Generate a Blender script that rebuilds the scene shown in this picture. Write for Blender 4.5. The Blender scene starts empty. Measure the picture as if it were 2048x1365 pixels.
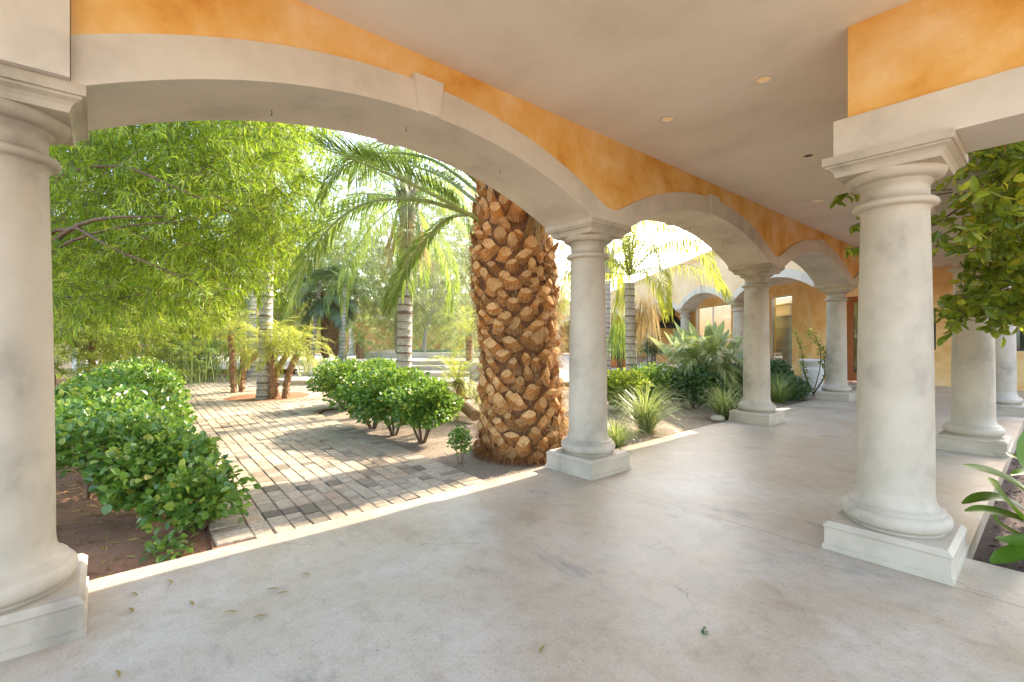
import bpy, math, random
import numpy as np
from math import radians, sin, cos, pi
from mathutils import Vector, Matrix

# ------------------------------------------------------------------ camera, light, exposure
SC = bpy.context.scene
COL = SC.collection
PSI, FPX, YH, HC = 0.8572, 948.4, 675.6, 1.45
RT = np.array([cos(PSI), sin(PSI), 0.0]); FW = np.array([-sin(PSI), cos(PSI), 0.0])
cam = bpy.data.cameras.new('camera'); co = bpy.data.objects.new('camera', cam); COL.objects.link(co)
cam.sensor_width = 36.0; cam.lens = 36.0 * FPX / 2048.0
cam.shift_y = -(682.5 - YH) / 2048.0
cam.clip_start = 0.05; cam.clip_end = 800
co.location = (0, 0, HC); co.rotation_euler = (pi / 2, 0, PSI)
SC.camera = co
SUN_DIR = Vector((-0.032, 0.80, 0.60)).normalized()
SUN_EL = math.asin(SUN_DIR.z); SUN_ROT = math.atan2(SUN_DIR.x, SUN_DIR.y)
wd = bpy.data.worlds.new('World'); SC.world = wd; wd.use_nodes = True
wn = wd.node_tree.nodes; wl = wd.node_tree.links
sky = wn.new('ShaderNodeTexSky'); sky.sky_type = 'NISHITA'; sky.sun_disc = False
sky.sun_elevation = SUN_EL; sky.sun_rotation = SUN_ROT; sky.dust_density = 2.0; sky.ozone_density = 1.0
wl.new(sky.outputs[0], wn['Background'].inputs[0]); wn['Background'].inputs[1].default_value = 0.15
sl = bpy.data.lights.new('sun', 'SUN'); sl.energy = 2.0; sl.angle = radians(0.5); sl.color = (1.0, 0.93, 0.80)
so = bpy.data.objects.new('sun', sl); COL.objects.link(so)
so.rotation_euler = SUN_DIR.to_track_quat('Z', 'Y').to_euler()
SC.view_settings.view_transform = 'Standard'; SC.view_settings.look = 'None'
SC.view_settings.gamma = 1.0; SC.view_settings.exposure = 2.85
SC.view_settings.use_white_balance = True; SC.view_settings.white_balance_temperature = 7100
SC.render.engine = 'CYCLES'
cy = SC.cycles
cy.use_denoising = True; cy.max_bounces = 10; cy.diffuse_bounces = 6; cy.glossy_bounces = 3
cy.transmission_bounces = 5; cy.transparent_max_bounces = 8; cy.sample_clamp_indirect = 8.0
cy.caustics_reflective = False; cy.caustics_refractive = False

rng = np.random.default_rng(7)

def G(px, py, z=0.0):            # where the sight line of a photo point meets height z
    d = FPX * (HC - z) / (py - YH); l = (px - 1024) / FPX * d
    p = RT * l + FW * d; return np.array([p[0], p[1], z])
def A3(px, py, d):               # photo point at a depth
    p = RT * ((px - 1024) / FPX * d) + FW * d
    return np.array([p[0], p[1], HC + (YH - py) / FPX * d])
def LD(l, d, z=0.0):
    p = RT * l + FW * d; return np.array([p[0], p[1], z])

# ------------------------------------------------------------------ materials
def new_mat(name):
    m = bpy.data.materials.new(name); m.use_nodes = True
    return m, m.node_tree.nodes, m.node_tree.links, m.node_tree.nodes['Principled BSDF']
def noise(n, l, vec, scale, detail=5, rough=0.55, dist=0.0):
    t = n.new('ShaderNodeTexNoise'); t.inputs['Scale'].default_value = scale
    t.inputs['Detail'].default_value = detail; t.inputs['Roughness'].default_value = rough
    t.inputs['Distortion'].default_value = dist
    l.new(vec, t.inputs['Vector']); return t.outputs['Fac']
def ramp(n, l, fac, stops):
    r = n.new('ShaderNodeValToRGB'); e = r.color_ramp.elements
    while len(e) < len(stops): e.new(0.5)
    for k, (p, c) in enumerate(stops):
        e[k].position = p; e[k].color = (c[0], c[1], c[2], 1) if len(c) == 3 else c
    l.new(fac, r.inputs[0]); return r.outputs[0]
def mix(n, l, fac, a, b, mode='MIX'):
    x = n.new('ShaderNodeMix'); x.data_type = 'RGBA'; x.blend_type = mode
    for s, v in ((0, fac), (6, a), (7, b)):
        if hasattr(v, 'is_linked'): l.new(v, x.inputs[s])
        elif s == 0: x.inputs[0].default_value = v
        else: x.inputs[s].default_value = (*v, 1)
    return x.outputs[2]
def math_(n, l, op, a, b=0.0, c=0.0):
    x = n.new('ShaderNodeMath'); x.operation = op
    for s, v in enumerate((a, b, c)):
        if hasattr(v, 'is_linked'): l.new(v, x.inputs[s])
        else: x.inputs[s].default_value = v
    return x.outputs[0]
def bump(n, l, b, h, strength, dist=0.01, prev=None):
    x = n.new('ShaderNodeBump'); x.inputs['Strength'].default_value = strength; x.inputs['Distance'].default_value = dist
    l.new(h, x.inputs['Height'])
    if prev is not None: l.new(prev, x.inputs['Normal'])
    l.new(x.outputs[0], b.inputs['Normal']); return x.outputs[0]
def wpos(n): return n.new('ShaderNodeNewGeometry').outputs['Position']

def stucco(name, stops, s1=1.3, s2=9.0, bstr=0.25, rough=0.85, stretch=(1, 1, 1)):
    m, n, l, b = new_mat(name)
    mp = n.new('ShaderNodeMapping'); mp.inputs['Scale'].default_value = stretch
    l.new(wpos(n), mp.inputs[0]); v = mp.outputs[0]
    f1 = noise(n, l, v, s1, 4, 0.5, 0.12); f2 = noise(n, l, v, s2, 5, 0.6)
    f = math_(n, l, 'ADD', math_(n, l, 'MULTIPLY', f1, 0.78), math_(n, l, 'MULTIPLY', f2, 0.22))
    l.new(ramp(n, l, f, stops), b.inputs['Base Color'])
    b.inputs['Roughness'].default_value = rough
    f3 = noise(n, l, v, 55, 4, 0.6)
    bump(n, l, b, math_(n, l, 'ADD', f3, math_(n, l, 'MULTIPLY', f2, 1.5)), bstr, 0.006)
    return m
M = {}
M['column'] = stucco('column_plaster', [(0.33, (.29, .25, .20)), (0.45, (.41, .355, .28)), (0.56, (.475, .41, .325)), (0.70, (.52, .455, .37))], 2.6, 14, 0.12, 0.6, (1, 1, .8))
M['band'] = stucco('band_plaster', [(0.32, (.44, .395, .34)), (0.47, (.57, .515, .44)), (0.66, (.64, .58, .495))], 1.8, 10, 0.2, 0.75)
M['white'] = stucco('pale_plaster', [(0.3, (.62, .60, .58)), (0.6, (.72, .70, .67))], 1.5, 8, 0.15, 0.7)
M['ceiling'] = stucco('ceiling_plaster', [(0.30, (.64, .56, .46)), (0.48, (.74, .65, .545)), (0.66, (.79, .71, .61))], 0.8, 6, 0.15, 0.85, (1, 1.6, 1))
M['orange'] = stucco('ochre_stucco', [(0.30, (.60, .26, .045)), (0.42, (.72, .38, .09)), (0.52, (.77, .465, .165)), (0.66, (.82, .575, .30))], 1.9, 9, 0.6, 0.8)
M['ochre_pale'] = stucco('pale_ochre_stucco', [(0.30, (.66, .36, .11)), (0.48, (.76, .48, .20)), (0.66, (.82, .60, .33))], 1.6, 8, .3, .8)
M['peach'] = stucco('peach_stucco', [(0.30, (.66, .42, .22)), (0.50, (.74, .53, .32)), (0.75, (.79, .62, .42))], 1.2, 8, 0.25, 0.85)

def concrete():
    m, n, l, b = new_mat('patio_concrete'); v = wpos(n)
    f1 = noise(n, l, v, 0.75, 6, 0.6, 0.5); f2 = noise(n, l, v, 3.2, 7, 0.68, 0.8)
    c = ramp(n, l, math_(n, l, 'ADD', math_(n, l, 'MULTIPLY', f1, .65), math_(n, l, 'MULTIPLY', f2, .35)),
             [(0.36, (.34, .265, .19)), (0.45, (.42, .345, .26)), (0.53, (.45, .385, .31)), (0.62, (.51, .46, .40))])
    mp = n.new('ShaderNodeMapping'); mp.inputs['Scale'].default_value = (1.0, 2.6, 1); mp.inputs['Rotation'].default_value = (0, 0, .6)
    l.new(v, mp.inputs[0])
    st = noise(n, l, mp.outputs[0], 0.9, 7, 0.68, 0.25)          # grey trowel stains
    sm = ramp(n, l, st, [(0.59, (0, 0, 0)), (0.68, (1, 1, 1))])
    c = mix(n, l, math_(n, l, 'MULTIPLY', sm, .6), c, (.20, .195, .185))
    c = mix(n, l, 1.0, c, ramp(n, l, noise(n, l, v, 75, 5, .75), [(.32, (.80, .785, .77)), (.5, (1, 1, 1)), (.68, (1.10, 1.10, 1.10))]), 'MULTIPLY')
    c = mix(n, l, 1.0, c, ramp(n, l, noise(n, l, v, 9, 6, .7), [(.36, (.87, .86, .85)), (.52, (1, 1, 1))]), 'MULTIPLY')
    sp = noise(n, l, v, 42, 2, 0.5)
    c = mix(n, l, math_(n, l, 'MULTIPLY', ramp(n, l, sp, [(0.70, (0, 0, 0)), (0.76, (1, 1, 1))]), .45), c, (.2, .165, .13))
    sx = n.new('ShaderNodeSeparateXYZ'); l.new(v, sx.inputs[0])
    wob = math_(n, l, 'MULTIPLY', math_(n, l, 'SUBTRACT', noise(n, l, v, 1.2, 3), 0.5), 0.012)
    yj = math_(n, l, 'SUBTRACT', math_(n, l, 'ADD', sx.outputs[1], wob), 3.745)
    grit = n.new('ShaderNodeTexVoronoi'); grit.inputs['Scale'].default_value = 16; l.new(v, grit.inputs['Vector'])
    gsz = math_(n, l, 'MULTIPLY', noise(n, l, v, 2.0, 2), .16)
    c = mix(n, l, math_(n, l, 'MULTIPLY', math_(n, l, 'LESS_THAN', grit.outputs['Distance'], gsz), .5), c, (.15, .12, .09))
    per = math_(n, l, 'ABSOLUTE', math_(n, l, 'SUBTRACT', math_(n, l, 'MODULO', math_(n, l, 'ADD', yj, 4.475 * 3.5), 4.475), 4.475 * .5))
    j1 = math_(n, l, 'LESS_THAN', per, 0.005)
    # hairline cracks
    vo = n.new('ShaderNodeTexVoronoi'); vo.feature = 'DISTANCE_TO_EDGE'; vo.inputs['Scale'].default_value = 0.42
    wv = n.new('ShaderNodeVectorMath'); wv.operation = 'ADD'; l.new(v, wv.inputs[0])
    nz = n.new('ShaderNodeTexNoise'); nz.inputs['Scale'].default_value = 1.7; nz.inputs['Detail'].default_value = 6; l.new(v, nz.inputs['Vector'])
    l.new(nz.outputs['Color'], wv.inputs[1]); l.new(wv.outputs[0], vo.inputs['Vector'])
    cr = math_(n, l, 'LESS_THAN', vo.outputs['Distance'], 0.0022)
    crm = math_(n, l, 'MULTIPLY', cr, math_(n, l, 'GREATER_THAN', noise(n, l, v, 0.9, 2), 0.55))
    jj = math_(n, l, 'MAXIMUM', j1, math_(n, l, 'MULTIPLY', crm, .6))
    c = mix(n, l, math_(n, l, 'MULTIPLY', jj, .75), c, (.16, .13, .10))
    l.new(c, b.inputs['Base Color'])
    l.new(math_(n, l, 'MULTIPLY_ADD', f2, .35, .24), b.inputs['Roughness'])
    h = math_(n, l, 'SUBTRACT', math_(n, l, 'MULTIPLY', noise(n, l, v, 30, 4), .4), jj)
    bump(n, l, b, h, .18, .004)
    return m
M['concrete'] = concrete()

def soil(name, stops, sc=14, bs=.9):
    m, n, l, b = new_mat(name); v = wpos(n)
    f1 = noise(n, l, v, 1.1, 5, .6); f2 = noise(n, l, v, sc, 6, .7); f3 = noise(n, l, v, 85, 3, .6)
    f = math_(n, l, 'ADD', math_(n, l, 'MULTIPLY', f1, .45), math_(n, l, 'ADD', math_(n, l, 'MULTIPLY', f2, .3), math_(n, l, 'MULTIPLY', f3, .25)))
    l.new(ramp(n, l, f, stops), b.inputs['Base Color']); b.inputs['Roughness'].default_value = .95
    bump(n, l, b, math_(n, l, 'ADD', f2, f3), bs, .025); return m
M['soil'] = soil('red_brown_soil', [(.3, (.14, .055, .025)), (.5, (.30, .14, .07)), (.7, (.42, .235, .135))])
M['gravel'] = soil('tan_gravel', [(.3, (.14, .10, .07)), (.5, (.33, .25, .18)), (.7, (.52, .43, .33))], 40, 1.0)
M['mulch'] = soil('dark_mulch', [(.3, (.035, .022, .02)), (.5, (.09, .055, .05)), (.7, (.2, .14, .12))], 45, 1.0)
M['paving_far'] = soil('pale_paving', [(.3, (.45, .40, .34)), (.6, (.58, .53, .47))], 6, .2)

def paver_mat():
    m, n, l, b = new_mat('travertine_paver')
    g = n.new('ShaderNodeNewGeometry'); v = g.outputs['Position']
    c = ramp(n, l, g.outputs['Random Per Island'], [(0, (.14, .115, .085)), (.08, (.27, .22, .165)), (.25, (.38, .315, .235)), (.6, (.44, .37, .28)), (.85, (.48, .385, .285)), (1, (.47, .345, .25))])
    f = noise(n, l, v, 26, 6, .7); f2 = noise(n, l, v, 1.0, 4, .6)
    c = mix(n, l, 1.0, c, ramp(n, l, f, [(.3, (.6, .58, .55)), (.55, (1, 1, 1)), (.75, (1.1, 1.08, 1.05))]), 'MULTIPLY')
    c = mix(n, l, 1.0, c, ramp(n, l, f2, [(.35, (.72, .68, .62)), (.55, (1, 1, 1))]), 'MULTIPLY')
    l.new(c, b.inputs['Base Color']); b.inputs['Roughness'].default_value = .8
    bump(n, l, b, math_(n, l, 'ADD', f, noise(n, l, v, 110, 3)), .5, .006); return m
M['paver'] = paver_mat()

def leaf(name, stops, trans=(.30, .42, .05), tfac=.42, rough=.45, spec=.4):
    m, n, l, b = new_mat(name); g = n.new('ShaderNodeNewGeometry')
    c = ramp(n, l, g.outputs['Random Per Island'], stops)
    big = ramp(n, l, noise(n, l, g.outputs['Position'], 1.7, 3), [(.35, (.72, .78, .7)), (.6, (1.12, 1.1, 1.0))])
    c = mix(n, l, 1.0, c, big, 'MULTIPLY')
    l.new(c, b.inputs['Base Color']); b.inputs['Roughness'].default_value = rough
    b.inputs['Specular IOR Level'].default_value = spec
    t = n.new('ShaderNodeBsdfTranslucent')
    l.new(mix(n, l, .55, c, trans), t.inputs['Color'])
    ms = n.new('ShaderNodeMixShader'); ms.inputs[0].default_value = tfac
    l.new(b.outputs[0], ms.inputs[1]); l.new(t.outputs[0], ms.inputs[2])
    l.new(ms.outputs[0], n['Material Output'].inputs[0]); return m
M['lf_willow'] = leaf('narrow_leaf', [(0, (.012, .05, .010)), (.25, (.05, .13, .012)), (.6, (.18, .29, .02)), (1, (.44, .48, .05))], (.48, .62, .04), .5)
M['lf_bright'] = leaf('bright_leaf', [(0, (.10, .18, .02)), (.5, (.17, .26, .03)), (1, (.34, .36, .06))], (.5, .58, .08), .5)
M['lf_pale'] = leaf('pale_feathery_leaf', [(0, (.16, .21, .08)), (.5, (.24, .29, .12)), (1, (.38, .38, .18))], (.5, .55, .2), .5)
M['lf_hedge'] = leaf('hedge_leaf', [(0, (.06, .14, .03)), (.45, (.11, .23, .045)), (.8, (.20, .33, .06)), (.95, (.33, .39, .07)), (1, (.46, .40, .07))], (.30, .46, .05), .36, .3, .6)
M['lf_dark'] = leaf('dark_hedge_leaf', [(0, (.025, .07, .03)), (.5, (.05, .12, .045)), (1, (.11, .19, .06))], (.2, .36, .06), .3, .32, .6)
M['lf_ficus'] = leaf('ficus_leaf', [(0, (.06, .13, .018)), (.45, (.14, .23, .025)), (.8, (.24, .31, .035)), (1, (.46, .42, .05))], (.5, .58, .05), .5, .3, .6)
M['lf_palm'] = leaf('palm_leaflet', [(0, (.05, .11, .03)), (.5, (.13, .21, .055)), (1, (.27, .34, .09))], (.42, .55, .08), .42, .4, .5)
M['lf_palmy'] = leaf('yellow_palm_leaflet', [(0, (.13, .18, .03)), (.5, (.24, .30, .05)), (1, (.46, .42, .07))], (.6, .6, .08), .5, .4, .5)
M['lf_fan'] = leaf('blue_green_fan', [(0, (.10, .16, .10)), (1, (.18, .25, .15))], (.4, .48, .2), .35, .4, .5)
M['lf_straw'] = leaf('straw', [(0, (.30, .20, .09)), (.6, (.50, .37, .19)), (1, (.62, .50, .30))], (.6, .45, .22), .3, .7, .2)
M['lf_grass'] = leaf('grass_blade', [(0, (.10, .17, .05)), (.5, (.20, .28, .08)), (1, (.45, .45, .25))], (.45, .52, .12), .4, .35, .5)
M['lf_strel'] = leaf('strelitzia_leaf', [(0, (.16, .25, .14)), (1, (.32, .41, .24))], (.45, .55, .2), .35, .35, .6)
M['lf_strap'] = leaf('strap_leaf', [(0, (.04, .12, .02)), (.6, (.09, .20, .02)), (1, (.19, .29, .02))], (.34, .48, .03), .42, .3, .5)
M['mulchip'] = leaf('mulch_chip', [(0, (.04, .022, .018)), (.6, (.13, .075, .06)), (1, (.28, .2, .16))], (.1, .06, .04), .05, .8, .2)
M['lf_dry'] = leaf('dry_leaf', [(0, (.16, .11, .04)), (.5, (.32, .23, .08)), (1, (.45, .38, .12))], (.4, .3, .1), .2, .7, .2)

def bark(name, stops, sc=(6, 6, 2), bs=.8, rough=.9):
    m, n, l, b = new_mat(name); mp = n.new('ShaderNodeMapping'); mp.inputs['Scale'].default_value = sc
    l.new(wpos(n), mp.inputs[0]); f = noise(n, l, mp.outputs[0], 3.0, 6, .65, .4)
    l.new(ramp(n, l, f, stops), b.inputs['Base Color']); b.inputs['Roughness'].default_value = rough
    bump(n, l, b, f, bs, .02); return m
M['bark'] = bark('tree_bark', [(.3, (.055, .034, .018)), (.6, (.17, .11, .06))])
M['bark_pale'] = bark('pale_bark', [(.3, (.26, .21, .15)), (.6, (.48, .41, .32))])
M['ring_bark'] = bark('ringed_palm_bark', [(.3, (.25, .22, .18)), (.5, (.42, .39, .34)), (.7, (.54, .51, .46))], (5, 5, 9))
M['ring_dark'] = bark('palm_ring_scar', [(.3, (.10, .07, .05)), (.7, (.24, .18, .13))], (5, 5, 9))
M['fibre_bark'] = bark('fibrous_palm_bark', [(.3, (.16, .09, .05)), (.6, (.36, .22, .12))], (14, 14, 10))
def tint(m, lo, hi):
    n, l = m.node_tree.nodes, m.node_tree.links; b = n['Principled BSDF']; src = b.inputs['Base Color'].links[0].from_socket
    g = n.new('ShaderNodeNewGeometry'); l.new(mix(n, l, 1.0, src, ramp(n, l, g.outputs['Random Per Island'], [(0, (lo,) * 3), (1, (hi,) * 3)]), 'MULTIPLY'), b.inputs['Base Color']); return m
M['boot_side'] = bark('palm_stub_side', [(.28, (.22, .08, .022)), (.5, (.46, .21, .065)), (.7, (.62, .35, .15))], (26, 26, 7), 1.0)
M['boot_cut'] = bark('palm_stub_cut', [(.3, (.38, .18, .06)), (.5, (.54, .30, .12)), (.75, (.66, .44, .22))], (16, 16, 16), .6)
M['boot_face'] = bark('palm_stub_face', [(.28, (.22, .06, .014)), (.5, (.50, .20, .045)), (.72, (.66, .35, .12))], (30, 30, 6), .9)
M['palm_core'] = bark('palm_core_fibre', [(.3, (.07, .028, .012)), (.6, (.20, .085, .03))], (22, 22, 9), 1.0)
M['fibre'] = leaf('palm_fibre', [(0, (.08, .025, .008)), (.6, (.20, .07, .02)), (1, (.40, .20, .08))], (.35, .15, .05), .2, .7, .2)
M['petiole'] = bark('green_petiole', [(.3, (.14, .20, .05)), (.6, (.27, .32, .10))], (6, 6, 6), .2, .5)
M['petiole_o'] = bark('orange_petiole', [(.3, (.30, .12, .03)), (.6, (.52, .26, .08))], (6, 6, 6), .3, .6)
tint(M['boot_side'], .5, 1.1); tint(M['boot_cut'], .7, 1.15); tint(M['boot_face'], .6, 1.15)
def plain(name, c, rough=.5, metal=0.0):
    m, n, l, b = new_mat(name)
    f = noise(n, l, wpos(n), 18, 4)
    l.new(ramp(n, l, f, [(.3, tuple(x * .85 for x in c)), (.7, tuple(min(1, x * 1.1) for x in c))]), b.inputs['Base Color'])
    b.inputs['Roughness'].default_value = rough; b.inputs['Metallic'].default_value = metal; return m
M['black'] = plain('black_metal', (.012, .012, .013), .4)
M['rust'] = plain('rusty_nail', (.10, .07, .05), .6, .6)
M['wood'] = plain('red_brown_door_wood', (.30, .085, .02), .4)
M['trimw'] = plain('white_trim', (.72, .71, .68), .4)
M['shelf'] = plain('white_shelf', (.55, .55, .50), .5)
M['dark'] = plain('dark_interior', (.06, .065, .06), .8)
M['lampred'] = plain('lamp_reflector', (.75, .62, .45), .25, .6)
m_, n_, l_, b_ = new_mat('lit_lamp'); b_.inputs['Emission Color'].default_value = (1, .62, .28, 1); b_.inputs['Emission Strength'].default_value = .045; b_.inputs['Base Color'].default_value = (.5, .35, .2, 1); M['lamplit'] = m_
M['terra'] = plain('terracotta', (.50, .14, .05), .7)
M['stone'] = stucco('limestone', [(.3, (.40, .35, .28)), (.6, (.52, .47, .39))], 3, 20, .3, .8)
M['stepfront'] = stucco('step_stone', [(.3, (.42, .34, .25)), (.6, (.56, .48, .38))], 3, 20, .35, .8)
def glassm():
    m, n, l, b = new_mat('window_glass')
    gl = n.new('ShaderNodeBsdfGlossy'); gl.inputs['Roughness'].default_value = .02; gl.inputs['Color'].default_value = (.85, .95, .9, 1)
    tr = n.new('ShaderNodeBsdfTransparent'); tr.inputs['Color'].default_value = (.93, .97, .94, 1)
    fr = n.new('ShaderNodeLayerWeight'); fr.inputs['Blend'].default_value = .35
    ms = n.new('ShaderNodeMixShader'); l.new(math_(n, l, 'MULTIPLY_ADD', math_(n, l, 'POWER', fr.outputs['Facing'], 2.0), .5, .05), ms.inputs[0]); l.new(tr.outputs[0], ms.inputs[1]); l.new(gl.outputs[0], ms.inputs[2])
    l.new(ms.outputs[0], n['Material Output'].inputs[0]); return m
M['glass'] = glassm()
def waterm():
    m, n, l, b = new_mat('pool_water'); b.inputs['Base Color'].default_value = (.10, .22, .20, 1)
    b.inputs['Roughness'].default_value = .04; bump(n, l, b, noise(n, l, wpos(n), 6, 3), .15, .02); return m
M['water'] = waterm()

# ------------------------------------------------------------------ mesh building
class MB:
    def __init__(s): s.V = []; s.F = []; s.n = 0
    def add(s, V, F, mi=0):
        V = np.asarray(V, float).reshape(-1, 3)
        for f in F if isinstance(F, list) and len(F) and isinstance(F[0], np.ndarray) else [F]:
            f = np.asarray(f, np.int64)
            if f.ndim == 1: f = f.reshape(1, -1)
            s.F.append((f + s.n, mi))
        s.V.append(V); s.n += len(V); return s
    def faces(s, V, faces, mi=0):                       # faces of mixed size
        V = np.asarray(V, float).reshape(-1, 3)
        for f in faces: s.F.append((np.asarray(f, np.int64).reshape(1, -1) + s.n, mi))
        s.V.append(V); s.n += len(V); return s
    def box(s, x0, x1, y0, y1, z0, z1, mi=0):
        V = [(x, y, z) for z in (z0, z1) for y in (y0, y1) for x in (x0, x1)]
        return s.add(V, np.array([[0, 2, 3, 1], [4, 5, 7, 6], [0, 1, 5, 4], [2, 6, 7, 3], [0, 4, 6, 2], [1, 3, 7, 5]]), mi)
    def tube(s, P, R, k=8, mi=0, caps=True):
        P = np.asarray(P, float); R = np.broadcast_to(np.asarray(R, float), (len(P),))
        T = np.gradient(P, axis=0); T /= np.linalg.norm(T, axis=1)[:, None] + 1e-9
        ref = np.array([1., 0, 0]) if abs(T[:, 2]).mean() > .7 else np.array([0, 0, 1.])
        S = np.cross(T, ref); S /= np.linalg.norm(S, axis=1)[:, None] + 1e-9; U = np.cross(S, T)
        a = np.arange(k) * 2 * pi / k
        V = P[:, None] + R[:, None, None] * (np.cos(a)[None, :, None] * S[:, None] + np.sin(a)[None, :, None] * U[:, None])
        i = np.arange(len(P) - 1)[:, None] * k; j = np.arange(k)[None]; j2 = (j + 1) % k
        F = np.stack([i + j, i + j2, i + k + j2, i + k + j], -1).reshape(-1, 4)
        s.add(V.reshape(-1, 3), F, mi)
        if caps:
            for ring in (0, len(P) - 1): s.faces(V[ring], [list(range(k))], mi)
        return s
    def lathe(s, prof, k=48, mi=0, center=(0, 0)):
        prof = np.asarray(prof, float); a = np.arange(k) * 2 * pi / k
        V = np.stack([center[0] + prof[:, :1] * np.cos(a), center[1] + prof[:, :1] * np.sin(a), np.repeat(prof[:, 1:], k, 1)], -1)
        i = np.arange(len(prof) - 1)[:, None] * k; j = np.arange(k)[None]; j2 = (j + 1) % k
        return s.add(V.reshape(-1, 3), np.stack([i + j, i + j2, i + k + j2, i + k + j], -1).reshape(-1, 4), mi)
    def build(s, name, mats, parent=None, smooth=False, loc=None, rz=0.0):
        me = bpy.data.meshes.new(name)
        V = np.concatenate(s.V); ls = []; st = []; mi = []; off = 0
        for f, m in s.F:
            k = f.shape[1]; ls.append(f.ravel()); st.append(off + np.arange(len(f)) * k); mi.append(np.full(len(f), m)); off += f.size
        ls = np.concatenate(ls); st = np.concatenate(st); mi = np.concatenate(mi)
        me.vertices.add(len(V)); me.vertices.foreach_set('co', V.astype(np.float32).ravel())
        me.loops.add(len(ls)); me.loops.foreach_set('vertex_index', ls.astype(np.int32))
        me.polygons.add(len(st)); me.polygons.foreach_set('loop_start', st.astype(np.int32))
        if len(set(mi)) > 1: me.polygons.foreach_set('material_index', mi.astype(np.int32))
        me.polygons.foreach_set('use_smooth', np.full(len(st), bool(smooth)))
        me.update(calc_edges=True); me.validate()
        for m in (mats if isinstance(mats, (list, tuple)) else [mats]): me.materials.append(M[m])
        o = bpy.data.objects.new(name, me); COL.objects.link(o)
        if parent is not None: o.parent = parent
        if loc is not None: o.location = loc
        o.rotation_euler.z = rz
        return o

def tag(o, label=None, cat=None, group=None, kind=None):
    for k, v in (('label', label), ('category', cat), ('group', group), ('kind', kind)):
        if v: o[k] = v
    return o
def thing(name, label, cat, loc=(0, 0, 0), rz=0.0, group=None):
    o = bpy.data.objects.new(name, None); COL.objects.link(o); o.location = [float(x) for x in loc]; o.rotation_euler.z = rz
    o.empty_display_size = .1
    return tag(o, label, cat, group)
def dup(root, loc, rz=0.0, label=None, scale=None):
    r = root.copy(); COL.objects.link(r); r.location = [float(x) for x in loc]; r.rotation_euler.z = rz
    if scale: r.scale = (scale,) * 3
    if label: r['label'] = label
    for ch in list(root.children):
        c = ch.copy(); COL.objects.link(c); c.parent = r
        for g in list(ch.children):
            d = g.copy(); COL.objects.link(d); d.parent = c
    return r
def unit(a): return a / (np.linalg.norm(a, axis=-1, keepdims=True) + 1e-9)
def rnd(n): return unit(rng.normal(size=(n, 3)))
def smooth_path(pts, n=16):
    pts = np.asarray(pts, float)
    if len(pts) == 2: return pts[0] + (pts[1] - pts[0]) * np.linspace(0, 1, n)[:, None]
    P = np.vstack([2 * pts[0] - pts[1], pts, 2 * pts[-1] - pts[-2]])
    out = []
    for t in np.linspace(0, len(pts) - 1 - 1e-6, n):
        i = int(t); u = t - i; p0, p1, p2, p3 = P[i], P[i + 1], P[i + 2], P[i + 3]
        out.append(.5 * (2 * p1 + (p2 - p0) * u + (2 * p0 - 5 * p1 + 4 * p2 - p3) * u * u + (3 * p1 - p0 - 3 * p2 + p3) * u ** 3))
    return np.array(out)
def leaves(mb, P, D, L, W, fold=.25, droop=.1, N=None, mi=0):     # broad folded leaves, six points each
    n = len(P); D = unit(D); U = rnd(n) if N is None else N + rng.normal(size=(n, 3)) * .35
    S = unit(np.cross(D, U)); Nn = np.cross(S, D)
    L = np.broadcast_to(L, (n,))[:, None]; W = np.broadcast_to(W, (n,))[:, None]
    f = fold * W
    v = np.stack([P, P + D * .32 * L + S * .5 * W + Nn * f, P + D * .72 * L + S * .42 * W + Nn * (f * .8 - droop * L * .4),
                  P + D * L - Nn * droop * L, P + D * .72 * L - S * .42 * W + Nn * (f * .8 - droop * L * .4), P + D * .32 * L - S * .5 * W + Nn * f], 1)
    b = np.arange(n)[:, None] * 6
    mb.add(v.reshape(-1, 3), np.concatenate([b + np.array([[0, 1, 2, 3]]), b + np.array([[0, 3, 4, 5]])]), mi)
def blades(mb, P, D, L, W, grav=.3, N=None, mi=0):                # narrow leaflets: base, two at the middle, tip bent down
    n = len(P); D = unit(D); U = rnd(n) if N is None else N
    S = unit(np.cross(D, U)); L = np.broadcast_to(L, (n,))[:, None]; W = np.broadcast_to(W, (n,))[:, None]
    g = np.zeros((n, 3)); g[:, 2] = -1; gr = np.broadcast_to(grav, (n,))[:, None]
    m = P + D * .45 * L + g * gr * L * .18; t = P + unit(D + g * gr) * L * .98 + g * gr * L * .12
    v = np.stack([P, m + S * W * .5, t, m - S * W * .5], 1); b = np.arange(n)[:, None] * 4
    mb.add(v.reshape(-1, 3), np.concatenate([b + np.array([[0, 1, 3]]), b + np.array([[1, 2, 3]])]), mi)
def lump(dirs, seed, amp):
    r = np.random.default_rng(seed); s = np.zeros(len(dirs))
    for k in range(7):
        w = r.normal(size=3) * (2.0 + k * .8); s += np.sin(dirs @ w + r.uniform(0, 6)) / (1 + .4 * k)
    return 1 + amp * s / 2.2

# ------------------------------------------------------------------ the building: columns and arcades
XB, YB, S, XE, HP, H, ZC = -3.43, 4.084, 4.475, -.738, .335, 2.675, 3.564
ROWS = [YB - S, YB, YB + S, YB + 2 * S]

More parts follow.
